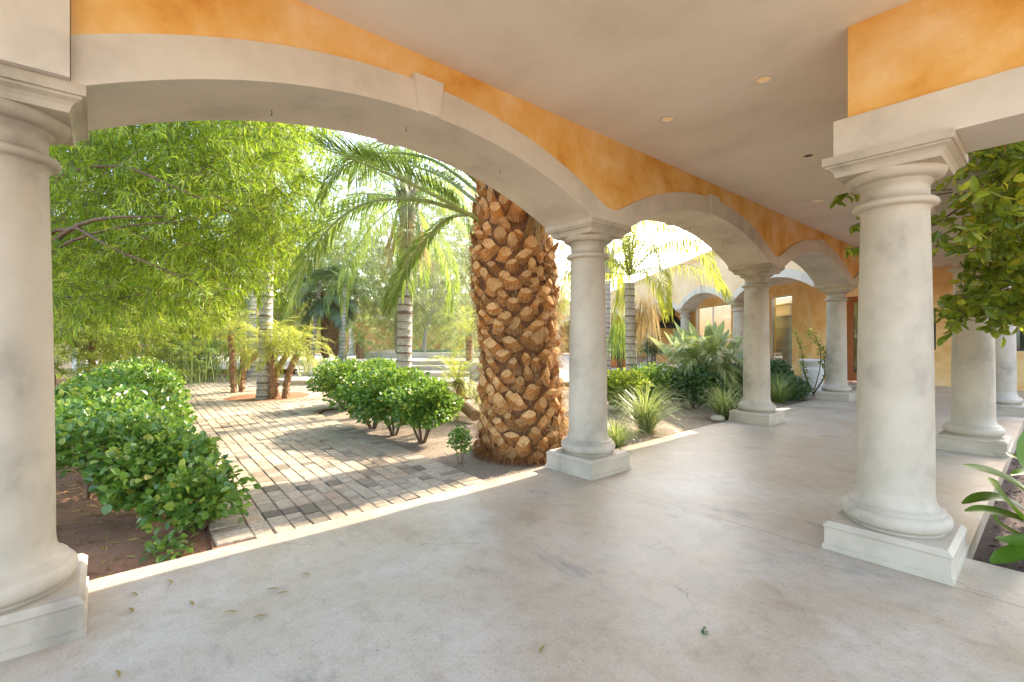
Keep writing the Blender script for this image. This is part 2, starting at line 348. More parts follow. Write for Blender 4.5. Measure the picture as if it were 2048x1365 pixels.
def make_column(label):
    t = thing('column', label, 'column', (0, 0, 0), 0, 'plaster columns of the arcades')
    b = MB(); a = HP
    prof = [(a, 0), (a, .035), (a - .012, .042), (a - .012, .150), (a - .004, .156), (a - .004, .162), (a - .03, .192), (0.0, .194)]
    sq = np.array([(-1, -1), (1, -1), (1, 1), (-1, 1)])
    for (r0, z0), (r1, z1) in zip(prof[:-1], prof[1:]):
        for k in range(4):
            p, q = sq[k], sq[(k + 1) % 4]
            b.faces([(p[0] * r0, p[1] * r0, z0), (q[0] * r0, q[1] * r0, z0), (q[0] * r1, q[1] * r1, z1), (p[0] * r1, p[1] * r1, z1)], [[0, 1, 2, 3]])
    b.build('plinth', 'column', t)
    tor = [(.262, .192), (.262, .210)] + [(.262 + .037 * sin(x), .260 - .05 * cos(x)) for x in np.linspace(0.2, pi - .2, 12)] + [(.262, .312), (.262, .330), (.245, .332), (.228, .350), (.217, .385), (.212, .43)]
    MB().lathe(tor).build('base_moulding', 'column', t, True)
    sh = [(.212, .43)] + [(.212 - .026 * u ** 1.7, .43 + (2.27 - .43) * u) for u in np.linspace(.05, 1, 20)]
    MB().lathe(sh).build('shaft', 'column', t, True)
    cp = [(.186, 2.27), (.189, 2.30), (.20, 2.312)] + [(.205 + .030 * sin(x), 2.340 - .026 * cos(x)) for x in np.linspace(.1, pi - .1, 10)] + \
         [(.203, 2.372), (.186, 2.378), (.186, 2.462), (.20, 2.466), (.20, 2.482), (.214, 2.486)] + [(.214 + .058 * sin(x), 2.545 - .058 * cos(x)) for x in np.linspace(.05, pi / 2, 9)] + [(.272, 2.556), (.0, 2.556)]
    MB().lathe(cp).build('necking', 'column', t, True)
    c = MB()
    prof = [(.0, 2.545), (.272, 2.545), (.275, 2.556), (.281, 2.575), (.294, 2.592), (.313, 2.603), (.320, 2.606), (.320, 2.618), (a, 2.621), (a, H), (.0, H)]
    for (r0, z0), (r1, z1) in zip(prof[:-1], prof[1:]):
        for k in range(4):
            p, q = sq[k], sq[(k + 1) % 4]
            c.faces([(p[0] * r0, p[1] * r0, z0), (q[0] * r0, q[1] * r0, z0), (q[0] * r1, q[1] * r1, z1), (p[0] * r1, p[1] * r1, z1)], [[0, 1, 2, 3]])
    c.build('abacus', 'column', t)
    return t
col0 = make_column('large plaster column at the left edge, nearest the hedge and cut off by the frame')
col0.location = (XB, ROWS[0], 0)
dup(col0, (XB, ROWS[1], 0), 0, 'plaster column standing just right of the thick date palm trunk')
dup(col0, (XB, ROWS[2], 0), 0, 'plaster column between the grass clumps, ending the second arch')
dup(col0, (XB, ROWS[3], 0), 0, 'pale column beside the stone urn, ending the third and smallest arch')
dup(col0, (XE, ROWS[1], 0), 0, 'big foreground column at right under the straight beam')
dup(col0, (XE, ROWS[2], 0), 0, 'column at right whose capital is hidden behind the drooping leafy branch')
dup(col0, (XE, ROWS[3], 0), 0, 'bluish white column furthest back at right, partly behind another')
DL = 0.03
wdir = unit((FW * cos(DL) - RT * sin(DL))[None])[0]; wnor = unit((RT * cos(DL) + FW * sin(DL))[None])[0]
DP = np.array([XB, ROWS[3], 0])
WANG = math.atan2(wdir[1], wdir[0])
for k, lb in ((1, 'wing column half hidden behind the second near column'), (2, 'wing column left of the wide window, behind the spiky plant'),
              (3, 'wing column beside the black hood'), (4, 'furthest wing column, mostly behind the palm trunks')):
    p = DP + wdir * S * k; dup(col0, p, WANG, lb)

CROWN, RI = 3.12, 4.28
def intr(u, n):                                     # underside of the arcade, u from the first column centre
    k = np.clip(np.floor(u / S), 0, n - 1); c = (k + .5) * S; d = np.abs(u - c)
    return np.where(d < 1.9, CROWN - (RI - np.sqrt(np.maximum(RI ** 2 - d ** 2, .1))), H)
def extr(u, n):
    k = np.clip(np.floor(u / S), 0, n - 1); c = (k + .5) * S; d = np.minimum(np.abs(u - c), 2.4)
    z = CROWN + .225 - (RI + .225 - np.sqrt((RI + .225) ** 2 - d ** 2)); lo = 2.80
    return lo + np.logaddexp(0, (z - lo) * 45) / 45
def arcade(parent, n, top, wall_mat='orange', u0=-.335, u1=None, cap=False, body='wall', half=.305):
    u1 = n * S + .335 if u1 is None else u1
    u = np.unique(np.concatenate([np.linspace(0, n * S, n * 56 + 1)] + [[k * S + .336, k * S - .336, k * S + .3351, k * S - .3351] for k in range(n + 1)] + [[u0, u1]]))
    u = u[(u >= u0) & (u <= u1)]
    zi = np.where((u < 0) | (u > n * S), H, intr(u, n)); ze = np.where((u < 0) | (u > n * S), 2.80 + .015, extr(u, n))
    m = len(u)
    def strip(b, w, za, zb):
        V = np.concatenate([np.stack([u, np.full(m, w), za], 1), np.stack([u, np.full(m, w), zb], 1)]); i = np.arange(m - 1)
        b.add(V, np.stack([i, i + 1, i + m + 1, i + m], 1))
    def level(b, z, wa, wb):
        V = np.concatenate([np.stack([u, np.full(m, wa), z], 1), np.stack([u, np.full(m, wb), z], 1)]); i = np.arange(m - 1)
        b.add(V, np.stack([i, i + 1, i + m + 1, i + m], 1))
    b = MB(); T = np.full(m, top)
    zin = zi + .004
    strip(b, half, zin, T); strip(b, -half, zin, T); level(b, T, -half, half); level(b, zin, -half, half)
    for e in (0, m - 1): b.faces([(u[e], -half, zin[e]), (u[e], half, zin[e]), (u[e], half, top), (u[e], -half, top)], [[0, 1, 2, 3]])
    w = b.build(body, wall_mat, parent)
    tr = MB(); q = half + .03
    for s_ in (1, -1):
        strip(tr, s_ * q, zi, ze); level(tr, ze, s_ * q, s_ * half)
    level(tr, zi, -q, q)
    for e in (0, m - 1): tr.faces([(u[e], -q, zi[e]), (u[e], q, zi[e]), (u[e], q, ze[e]), (u[e], -q, ze[e])], [[0, 1, 2, 3]])
    tr.build('archivolt', 'band', parent)
    for k in range(n):                              # keystones
        c = (k + .5) * S
        for s_ in (1, -1):
            ks = MB(); w0, w1 = s_ * (q - .02), s_ * (q + .028)
            a0, a1, zb, zt = .085, .125, CROWN - .006, CROWN + .262
            V = [(c - a0, w0, zb), (c + a0, w0, zb), (c + a1, w0, zt), (c - a1, w0, zt), (c - a0, w1, zb), (c + a0, w1, zb), (c + a1, w1, zt), (c - a1, w1, zt)]
            ks.add(V, np.array([[0, 3, 2, 1], [4, 5, 6, 7], [0, 1, 5, 4], [2, 3, 7, 6], [0, 4, 7, 3], [1, 2, 6, 5]])); ks.build('keystone', 'band', parent)
    if cap:
        cp = MB(); cp.box(u0 - .04, u1 + .04, -half - .07, half + .07, top, top + .10); cp.box(u0, u1, -half - .04, half + .04, top - .07, top - .002)
        cp.build('parapet_cap', 'peach' if wall_mat == 'peach' else 'band', parent)
    return w
ar = thing('arcade', 'ochre arcade wall with grey arches running from left to far right', 'arcade', (XB, ROWS[0], 0), pi / 2)
arcade(ar, 4, 4.3, 'orange', u0=.28)
pier = MB(); pier.box(-.30, .278, -.38, .40, H + .001, 4.3); pier.build('pier_block', 'band', ar)
# right arcade beyond the big column, and the straight beam over it
ar2 = thing('side_arcade', 'arcade wall on the right side of the walkway behind the big column', 'arcade', (XE, ROWS[1], 0), pi / 2)
arcade(ar2, 3, 4.3, 'orange', u0=.27, half=.20)
bm = thing('porch_beam', 'straight plaster beam with ochre wall above the big right column', 'beam', (0, 0, 0))
lb = MB(); lb.box(-1.02, 1.3, 3.81, 4.345, H + .002, 2.935); lb.build('lintel', 'band', bm)
wb = MB(); wb.box(-.945, 1.3, 3.842, 4.315, 2.936, 4.3); wb.build('wall', 'orange', bm)
# ceiling and roof (one L-shaped slab)
cl = MB()
cl.box(-3.13, 1.3, -2.4, 3.842, ZC, ZC + .3); cl.box(-3.13, -.945, 3.842, 19.0, ZC + .001, ZC + .3)
tag(cl.build('ceiling', 'ceiling'), kind='structure')
# patio slab
sb = MB(); sb.box(-3.79, 16.0, -18.0, 4.30, -.22, 0.0); sb.box(-3.79, -.41, 4.30, 21.0, -.22, 0.0)  # stretched wide out of view so sunlit concrete bounces light onto the ceiling
tag(sb.build('patio', 'concrete'), kind='structure')

def window(parent, u0, u1, z0, z1, w, mull=(), depth=.06, frame='trimw', t=.05):
    f = MB()
    for a, b_, c, d in ((u0, u0 + t, z0, z1), (u1 - t, u1, z0, z1), (u0 + t, u1 - t, z0, z0 + t), (u0 + t, u1 - t, z1 - t, z1)): f.box(a, b_, w - depth, w, c, d)
    for mx in mull: f.box(mx - .03, mx + .03, w - depth, w - .005, z0 + t, z1 - t)
    o = f.build('window', frame, parent)
    p = MB(); p.box(u0 + t - .01, u1 - t + .01, w - depth * .6, w - depth * .6 + .01, z0 + t - .01, z1 - t + .01); p.build('pane', 'glass', o)
    return o
def pierced(b, u0, u1, z1, w0, w1, holes):           # wall with rectangular holes, sorted by u
    x = u0
    for (a, c, zb, zt) in holes:
        b.box(x, a, w0, w1, 0, z1)
        if zb > 0: b.box(a, c, w0, w1, 0, zb)
        b.box(a, c, w0, w1, zt, z1); x = c
    b.box(x, u1, w0, w1, 0, z1)
# end wall of the walkway at Y = 19 (faces -Y)
hw = thing('house_wall', 'ochre house wall with red brown door closing the far end of the walkway', 'house wall', (0, 19.0, 0))
b = MB(); pierced(b, -5.75, 6.0, 4.6, 0, .25, [(-4.70, -3.35, 0.0, 2.82), (-3.05, -2.44, 1.08, 2.35), (-.86, .35, 1.08, 2.45)]); b.build('wall', 'ochre_pale', hw)
d = MB()
for a, c, z0, z1 in ((-4.70, -4.52, 0, 2.82), (-3.53, -3.35, 0, 2.82), (-4.52, -3.53, 2.62, 2.82), (-4.52, -3.53, 0, .28)): d.box(a, c, .03, .10, z0, z1)
do = d.build('door', 'wood', hw); pn = MB(); pn.box(-4.53, -3.52, .06, .07, .27, 2.63); pn.build('pane', 'glass', do)
hd = MB(); hd.box(-3.50, -3.47, -.02, .03, .95, 1.15); hd.build('handle', 'black', do)
window(hw, -3.05, -2.44, 1.08, 2.35, .10, (), .06, 'dark'); window(hw, -.86, .35, 1.08, 2.45, .10, (), .06, 'dark')
bk = MB(); bk.box(-5.0, 6.0, 1.6, 1.65, 0, 3.2); bk.box(-5.0, 6, .25, 1.6, 3.2, 3.25); bk.build('interior', 'dark', hw)

# angled wing: arcade seen from the garden, and its glazed back wall
wg = thing('wing_arcade', 'pale peach wing with white arches beyond the spiky plants', 'arcade', DP, WANG)
arcade(wg, 6, 4.45, 'peach', u0=.30, cap=True)
wi = thing('wing_house', 'ochre wing wall with tall glass windows behind the white arches', 'house', DP, WANG)
OFF = -3.5                                             # local y is to the left of the direction; the house lies to the right
def tu(px):                                            # where a photo column meets the back wall
    a = (px - 1024) / FPX; d = FW + RT * a
    A = np.array([[d[0], -wdir[0]], [d[1], -wdir[1]]]); q = DP + wnor * 3.5
    return np.linalg.solve(A, q[:2])[1]
U1, U2, U3, U4 = tu(1584), tu(1540), tu(1462), tu(1391)
b = MB(); pierced(b, 5.33, 34.0, 3.65, OFF - .25, OFF, [(U1, U2, .2, 3.12), (U3, U4, .2, 3.12)]); b.build('wall', 'ochre_pale', wi)
window(wi, U1, U2, .2, 3.12, OFF - .05, ()); window(wi, U3, U4, .2, 3.12, OFF - .05, ((U3 + U4) / 2,))
rf = MB(); rf.box(2.0, 34.0, OFF, -.305, ZC, ZC + .2); rf.build('ceiling', 'ceiling', wi)
it = MB(); it.box(5.6, 34, OFF - 2.6, OFF - 2.5, 0, 3.4); it.build('interior', 'shelf', wi)
sh = MB()
for z in (.15, .95, 1.35, 1.85, 2.35, 2.85): sh.box(U1 - .5, U2 + 1.9, OFF - .95, OFF - .55, z, z + .04)
for x in (U1 - .54, U1 + 1.0, U2 + 1.9): sh.box(x, x + .04, OFF - .95, OFF - .55, .1, 3.0)
sh.box(U1 - .5, U2 + 1.9, OFF - .99, OFF - .95, .1, 3.0); sh.build('bookcase', 'shelf', wi)
wf = MB(); wf.box(3.0, 34, OFF, .34, -.2, .005); tag(wf.build('wing_floor', 'concrete', None, False, DP, WANG), kind='structure')
# outdoor fireplace under the wing
fp = thing('outdoor_fireplace', 'ochre outdoor barbecue block with black metal hood under the wing arch', 'fireplace', LD(9.15, 27.6), PSI)
b = MB(); b.box(-.85, 1.1, 0, .9, 0, 1.05); b.box(-.95, 1.2, -.08, .98, 1.05, 1.13); b.box(-.3, 1.3, .6, 1.3, 1.13, 3.5); b.build('masonry', 'ochre_pale', fp)
b = MB(); b.faces([(-.75, -.1, 2.0), (.85, -.1, 2.0), (.85, .65, 2.0), (-.75, .65, 2.0), (-.75, -.1, 2.14), (.85, -.1, 2.14), (.85, .65, 2.14), (-.75, .65, 2.14), (.05, .2, 2.72), (.45, .2, 2.72), (.45, .55, 2.72), (.05, .55, 2.72)],
    [[0, 3, 2, 1], [0, 1, 5, 4], [1, 2, 6, 5], [2, 3, 7, 6], [3, 0, 4, 7], [4, 5, 9, 8], [5, 6, 10, 9], [6, 7, 11, 10], [7, 4, 8, 11], [8, 9, 10, 11]])
b.tube([(.25, .37, 2.7), (.27, .37, 3.0), (.34, .38, 3.25), (.34, .38, 3.55)], .19, 12); b.build('hood', 'black', fp)

# far side of the court
fb = thing('far_arcade', 'ochre building with arches far across the garden behind the trees', 'building', LD(8.5, 41.0), PSI + pi)
arcade(fb, 9, 4.5, 'orange', cap=True)
for k in range(10):
    b = MB(); b.lathe([(.30, 0), (.30, .2), (.22, .32), (.21, .4), (.19, 2.35), (.24, 2.4), (.2, 2.46), (.3, 2.56), (.34, 2.6), (.34, H), (0, H)], 16, 0, (k * S, 0)); b.build('column', 'band', fb, True)
b = MB(); b.box(-2, 42, -3.6, -3.3, 0, 3.6); b.build('wall', 'ochre_pale', fb)
b = MB(); b.box(-2, 42, -3.3, -.31, ZC, ZC + .2); b.build('ceiling', 'ceiling', fb)
# house corner at far left
sh_ = thing('garden_house', 'peach house wall with white corner trim behind the left hedge', 'house', A3(70, 675, 17.0) * np.array([1, 1, 0]), PSI)
b = MB(); b.box(-5, 1.35, 0, .3, 0, 4.3); b.build('wall', 'peach', sh_); b = MB(); b.box(1.35, 1.52, -.03, .33, 0, 4.3); b.build('trim', 'trimw', sh_)

# ------------------------------------------------------------------ ground
def sheet(name, poly, z, mat, kind='structure', h=0.0):
    b = MB(); V = [(p[0], p[1], z) for p in poly]; b.faces(V, [list(range(len(V)))]); o = b.build(name, mat); tag(o, kind=kind); return o
sheet('ground', [(-160, -120), (120, -120), (120, 160), (-160, 160)], -.24, 'soil')
LP0, LP1 = np.array([-3.79, .60]), np.array([-19.0, 1.284])     # left path edge
RP0, RP1 = np.array([-3.79, 2.92]), np.array([-9.3, 3.12])    # right path edge
sheet('left_bed', [(-3.79, .60), (-19, 1.7), (-19, -9), (-3.79, -9)], -.045, 'soil')
bed_r = [(-3.79, 2.92), (-9.3, 3.12), (-9.75, 3.45), (-9.9, 4.0), (-9.6, 5.2), (-9.3, 7.0), (-9.0, 10.5), (-4.4, 14.0), (-3.79, 13.6)]
sheet('gravel_bed', bed_r, -.04, 'gravel')
sheet('side_bed', [(-.41, 4.30), (9, 4.30), (9, 19), (-.41, 19)], -.14, 'mulch')
tb = [LD(-1.8, 15.6), LD(7.4, 15.6), LD(7.4, 42), LD(-28, 42), LD(-28, 22), LD(-1.8, 22)]
sheet('terrace', tb, -.012, 'paving_far')
# pavers
def inside(poly, p):
    c = False; j = len(poly) - 1
    for i in range(len(poly)):
        a, b_ = poly[i], poly[j]
        if (a[1] > p[1]) != (b_[1] > p[1]) and p[0] < (b_[0] - a[0]) * (p[1] - a[1]) / (b_[1] - a[1] + 1e-12) + a[0]: c = not c
        j = i
    return c
path_poly = [(-3.79, .60), (-3.79, 2.78), (-9.3, 2.98), (-9.85, 3.25), (-10.1, 4.0), (-9.8, 5.2), (-9.6, 7.5), (-11.0, 9.5), (-17.5, 8.0), (-22, 3.0), (-22, 1.9)]
sheet('paving_sand', [(-3.79, .58), (-3.79, 2.94), (-9.4, 3.14), (-9.8, 3.45), (-9.95, 4.0), (-9.65, 5.2), (-9.4, 7.0), (-9.2, 10.5), (-18, 9.0), (-23, 3), (-23, 1.9)], -.020, 'soil')
PC = LD(-6.05, 11.75)[:2]
def paver(b, cx, cy, lx, ly, ang, z):
    ca, sa = cos(ang), sin(ang); q = []
    e = .007
    for s_, zz in ((1.0, z - .03), (1.0, z - e), (0.0, z)):
        hx, hy = lx / 2 - (0 if s_ else e), ly / 2 - (0 if s_ else e)
        for sx, sy in ((-1, -1), (1, -1), (1, 1), (-1, 1)):
            jx, jy = rng.normal(0, .0025, 2)
            x, y = sx * hx + jx, sy * hy + jy; q.append((cx + x * ca - y * sa, cy + x * sa + y * ca, zz + (rng.normal(0, .0012) if not s_ else 0)))
    F = [[8, 9, 10, 11]] + [[i, (i + 1) % 4, 4 + (i + 1) % 4, 4 + i] for i in range(4)] + [[4 + i, 4 + (i + 1) % 4, 8 + (i + 1) % 4, 8 + i] for i in range(4)]
    b.add(q, np.array(F))
pv = MB(); LX, LY = .20, .128
ang = math.atan2(.036 * 15, -15) + pi
for r in range(0, 74):
    yy = .912 + r * (LY + .007); x1 = -3.797 + rng.uniform(0, .1)
    while x1 > -20:
        L_ = rng.choice([.115, .155, .185, .215]) + rng.normal(0, .004); xa = min(x1, -3.797); x0 = x1 - L_; x1 = x0 - .007
        xx, lx_ = (x0 + xa) / 2, xa - x0
        x, y = xx, yy - (xx + 3.79) * .045
        if lx_ < .04 or not inside(path_poly, (x, y)): continue
        if (x - PC[0]) ** 2 + (y - PC[1]) ** 2 < 1.0: continue
        paver(pv, x, y, lx_, LY, -.045, -.006 + rng.normal(0, .0018))
for t in np.linspace(0.004, .7, 98):
    p = LP0 + (LP1 - LP0) * t; paver(pv, p[0] - .06, p[1] + .125, .10, .235, -.045, .0)
for t in np.linspace(0.012, .995, 52):                       # soldier course along the right edge and round the tip
    p = RP0 + (RP1 - RP0) * t; paver(pv, p[0], p[1] - .10, .098, .235, -.036, .001)
for a in np.linspace(-1.5, 1.1, 16):
    cx, cy = -9.35 - .62 * cos(a), 3.62 + .60 * sin(a); paver(pv, cx, cy, .165, .13, pi - a, -.004)
for a in np.linspace(0, 2 * pi, 40)[:-1]: paver(pv, PC[0] + 1.03 * cos(a), PC[1] + 1.03 * sin(a), .16, .15, a, -.004)
tag(pv.build('path', 'paver'), kind='structure')
sheet('palm_bed', [(PC[0] + .95 * cos(a), PC[1] + .95 * sin(a)) for a in np.linspace(0, 2 * pi, 33)[:-1]], -.012, 'soil')
# stone steps up to the raised terrace (frame turned to the camera azimuth)
st = thing('garden_steps', 'curved pale stone steps rising to the raised terrace behind the shrubs', 'steps', (0, 0, 0), PSI)
for k, (lL, dd, z) in enumerate(((-7.35, 14.5, .15), (-7.45, 16.0, .30), (-7.0, 16.85, .45), (-6.65, 17.5, .60))):
    b = MB(); ed = []
    for a in np.linspace(pi / 2, 0, 8): ed.append((lL + .5 - .5 * sin(a) , dd + .5 - .5 * cos(a)))
    xs = np.linspace(lL + .6, -1.4, 18)
    for x in xs: ed.append((x, dd - .11 * (x - lL - .6) * .6))
    ed = [(lL, 24)] + ed + [(-1.4, 24)]
    n = len(ed); zt = z - .05
    b.faces([(x, y, -.1) for x, y in ed] + [(x, y, zt) for x, y in ed], [[i, (i + 1) % n, n + (i + 1) % n, n + i] for i in range(n)])
    b.build('riser', 'stepfront', st)
    b = MB(); o_ = .035; e2 = [(x - (o_ if i < 9 else 0), y - o_) for i, (x, y) in enumerate(ed)]
    b.faces([(x, y, zt) for x, y in e2] + [(x, y, z) for x, y in e2], [[i, (i + 1) % n, n + (i + 1) % n, n + i] for i in range(n)] + [list(range(n, 2 * n)), list(range(n))])
    b.build('tread', 'stone', st)
po = thing('pool_basin', 'low stone rim of the raised pool behind the ringed palm', 'pool', LD(0, 0), PSI)
b = MB(); b.box(-6.2, 1.6, 19.6, 19.95, .55, .82); b.box(-6.2, -5.85, 19.95, 25, .55, .82); b.box(-6.2, 1.6, 25, 25.3, .55, .82); b.box(-1.38, 1.6, 16.0, 19.6, -.1, .60); b.build('rim', 'stone', po)
b = MB(); b.box(-5.85, 1.6, 19.95, 25, .5, .74); tag(b.build('pool_water', 'water', None, False, None, PSI), kind='structure')

# ------------------------------------------------------------------ palms
def pinnate(rach, Lmax, n, width=.022, grav=.35, r0=.02, side=None, taper=.25, parent=None, name='frond', mats=('petiole', 'lf_palm'), spread=1.0, start=.12, vee=.25, mb=None, mi=(0, 1)):
    b = MB() if mb is None else mb
    P = smooth_path(rach, 26); b.tube(P, np.linspace(r0, r0 * .18, len(P)), 5, mi[0])
    s = np.concatenate([[0], np.cumsum(np.linalg.norm(np.diff(P, axis=0), axis=1))]); s /= s[-1]
    t = np.repeat(np.linspace(start, .995, n), 2); sg = np.tile([1., -1.], n); t = np.clip(t + rng.normal(0, .25 / n, 2 * n), 0, 1)
    C = np.stack([np.interp(t, s, P[:, k]) for k in range(3)], 1)
    Tn = np.gradient(P, axis=0); T = unit(np.stack([np.interp(t, s, Tn[:, k]) for k in range(3)], 1))
    up = np.array([0, 0, 1.]) if side is None else np.asarray(side, float)
    Sd = unit(np.cross(T, up)); N = unit(np.cross(Sd, T))
    th = (1.15 - .75 * t) * spread
    D = T * np.cos(th)[:, None] + Sd * (np.sin(th) * sg)[:, None] + N * (vee + rng.normal(0, .10, 2 * n))[:, None]
    L = Lmax * (np.sin(np.clip((t - start * .6) * 1.05, 0.03, 1) * pi * .92) ** .55) * rng.uniform(.85, 1.1, 2 * n)
    L = np.where(t > .8, np.maximum(L, Lmax * taper), L)
    blades(b, C, D, L, width, grav, N, mi[1])
    if mb is None: return b.build(name, list(mats), parent)
def crown_mb(b, base, n, length, Lmax, lift=(75, -20), nl=34, width=.02, grav=.4, droop=.8, az0=0.0, r0=.014, mi=(0, 1), skip=None):
    for k in range(n):
        az = az0 + k * 2.399; e = radians(lift[0] + (lift[1] - lift[0]) * (k / max(1, n - 1))); ln = length * rng.uniform(.85, 1.1)
        if skip and skip(az): continue
        h = np.array([cos(az), sin(az), 0]); p = np.array(base, float); pts = [p.copy()]
        for j in range(5):
            p = p + (h * cos(e) + np.array([0, 0, sin(e)])) * ln / 5; pts.append(p.copy()); e -= droop * (.22 + .08 * j) * (1.0 if e > -1.3 else 0)
        pinnate(pts, Lmax, nl, width, grav, r0, mb=b, mi=mi)

# --- the thick date palm
PX, PY = -4.535, 4.13
dp = thing('date_palm', 'thick date palm trunk covered in cut orange brown stubs beside the path', 'palm tree', (PX, PY, 0))
def axis(z): return np.array([-.02 * z - .010 * z * z, -.045 * z + .004 * z * z, z])
def trad(z): return .525 + .05 * np.exp(-((z - .1) / .35) ** 2) - .02 * np.exp(-((z - 1.3) / .5) ** 2) + .035 * np.exp(-((z - 2.35) / .5) ** 2) - .22 * np.clip((z - 2.55) / .95, 0, 1) ** 1.3
b = MB(); zz = np.linspace(-.1, 3.7, 40); b.tube([axis(z) for z in zz], [trad(z) * .90 for z in zz], 28); b.build('trunk', 'palm_core', dp, True)
bt = MB(); row = 0; z = .06; fibP, fibD = [], []
while z < 3.35:
    R = trad(z) * .88; nb = max(9, int(2 * pi * R / .235)); big = 1.0 if z > .7 else 1.15
    for k in range(nb):
        az = (k + .5 * (row % 2) + rng.normal(0, .055)) * 2 * pi / nb; zc_ = z + rng.normal(0, .015)
        o = np.array([cos(az), sin(az), 0]); tg = np.array([-sin(az), cos(az), 0]); c = axis(zc_)
        tilt = radians(rng.uniform(30, 56)) + (0.25 if z > 2.75 else 0); ax = unit((o * cos(tilt) + np.array([0, 0, sin(tilt)]) + tg * rng.normal(0, .12))[None])[0]
        upv = np.cross(tg, ax) * -1; upv = unit((np.array([0, 0, 1]) - ax * ax[2])[None])[0]; tg2 = np.cross(ax, upv)
        w = .120 * big * rng.uniform(.65, 1.1); h = .060 * big * rng.uniform(.75, 1.3); ln = rng.uniform(.09, .16) * (1.5 if z > 2.8 else 1)
        base = c + o * (R - .03) - np.array([0, 0, .05])
        shp = np.array([(-1, -.15), (-.55, -.75), (.0, -1.05), (.55, -.75), (1, -.15), (.6, .55), (0, .85), (-.6, .55)]) * rng.uniform(.86, 1.14, (8, 2))
        r0 = base + (shp[:, :1] * tg2 * w * 1.2 + shp[:, 1:] * upv * h * 1.35)
        cut = ax * ln + shp[:, 1:] * ax * h * math.tan(min(tilt, .95)) * rng.uniform(.1, 1.1) + shp[:, :1] * ax * h * rng.normal(0, .35)
        tw = rng.uniform(.5, .82)
        rm = base + ax * ln * .40 + (shp[:, :1] * tg2 * w * (tw + .16) + shp[:, 1:] * upv * h * (tw + .2)) * rng.uniform(.95, 1.05, (8, 1))
        r1 = base + cut + shp[:, :1] * tg2 * w * tw + shp[:, 1:] * upv * h * tw
        mid = r1.mean(0) + ax * rng.uniform(-.004, .024) + upv * h * rng.uniform(-.3, .5)
        V = np.vstack([r0, rm, r1, mid[None]]); i = np.arange(8); j = (i + 1) % 8
        bt.add(V, np.stack([i, j, 8 + j, 8 + i], 1), 0); bt.F.append((np.stack([8 + i, 8 + j, 16 + j, 16 + i], 1) + bt.n - 25, 2))
        bt.F.append((np.stack([16 + i, 16 + j, np.full(8, 24)], 1) + bt.n - 25, 1))
        q = 46 if z > .35 else 70
        fibP.append(base + rng.normal(0, 1, (q, 3)) * np.array([.02, .02, .03]) + tg * rng.uniform(-.12, .12, (q, 1)) + o * rng.uniform(.0, .09, (q, 1)))
        fibD.append(o * rng.uniform(.2, 1.0, (q, 1)) + np.array([0, 0, -.35]) * rng.uniform(-.6, 1.6, (q, 1)) + tg * rng.normal(0, .6, (q, 1)))
    z += .119; row += 1
o_bt = bt.build('frond_stubs', ['boot_side', 'boot_cut', 'boot_face'], dp)
b = MB(); P = np.concatenate(fibP); Dd = np.concatenate(fibD); blades(b, P, Dd, rng.uniform(.05, .17, len(P)), rng.uniform(.002, .006, len(P)), .5)
az = rng.uniform(0, 2 * pi, 900); P = np.stack([.56 * np.cos(az), .56 * np.sin(az), rng.uniform(.0, .14, 900)], 1)
blades(b, P, np.stack([np.cos(az), np.sin(az), rng.uniform(-.5, .1, 900)], 1) + rnd(900) * .4, rng.uniform(.12, .3, 900), .006, .8); n = 2600; az = rng.normal(.75, .75, n); zz = rng.uniform(.05, 2.6, n) ** 1.0; R = np.array([trad(q) for q in zz]) + rng.uniform(-.05, .09, n); C = np.array([axis(q) for q in zz]); O = np.stack([np.cos(az), np.sin(az), 0 * az], 1)
blades(b, C + O * R[:, None], O * .8 + rnd(n) * .8, rng.uniform(.06, .16, n), .004, .6, None, 1)  # straw fibres on the sunny side put its rim light into the colour
b.build('fibres', ['fibre', 'lf_straw'], dp)
def rel(pts): return [p - np.array([PX, PY, 0]) for p in pts]
fr = [
    [(958, 440, 5.95), (862, 388, 5.65), (752, 338, 5.4), (645, 296, 5.2)],
    [(950, 432, 6.0), (850, 402, 5.9), (740, 404, 6.0), (660, 455, 6.1), (606, 540, 6.2), (578, 620, 6.2)],
    [(950, 428, 6.2), (895, 438, 6.3), (842, 490, 6.4), (803, 550, 6.5), (778, 612, 6.6)],
    [(960, 410, 6.2), (880, 352, 6.5), (790, 325, 6.8), (690, 318, 7.1)],
    [(965, 390, 6.3), (860, 318, 6.7), (752, 308, 7.0), (676, 342, 7.2), (640, 398, 7.3)],
    [(970, 380, 6.3), (900, 318, 6.0), (800, 262, 5.8), (690, 235, 5.6)],
]
for k, f in enumerate(fr):
    pinnate(rel([A3(*p) for p in f]), (.52, .46, .40, .48, .38, .5)[k], 125, .022, (.15, .25, .25, .15, .3, .1)[k], .028, None, .3, dp, 'frond', start=.16, vee=(.5, .12, .12, .4, .12, .5)[k])
for k in range(17):                                        # the rest of the crown, above the arch
    a = radians(75 + 210 * k / 16.0) + rng.normal(0, .1); e = radians(rng.uniform(38, 84)); p = axis(3.4) + np.array([cos(a), sin(a), 0]) * .15; pts = [p.copy()]
    for j in range(5):
        p = p + (np.array([cos(a), sin(a), 0]) * cos(e) + np.array([0, 0, sin(e)])) * .62; pts.append(p.copy()); e -= .26
    pinnate(pts, .45, 46, .022, .25, .035, None, .3, dp, 'frond', start=.2)
b = MB()
for k in range(16):                                        # upright petiole bases in the crown throat
    a = rng.uniform(0, 2 * pi); e = radians(rng.uniform(50, 82)); p = axis(3.15 + .02 * k) + np.array([cos(a), sin(a), 0]) * .24
    q = p + (np.array([cos(a), sin(a), 0]) * cos(e) + np.array([0, 0, sin(e)])) * 1.0; b.tube(smooth_path([p, (p + q) / 2, q], 5), np.linspace(.06, .03, 5), 6, k % 2)
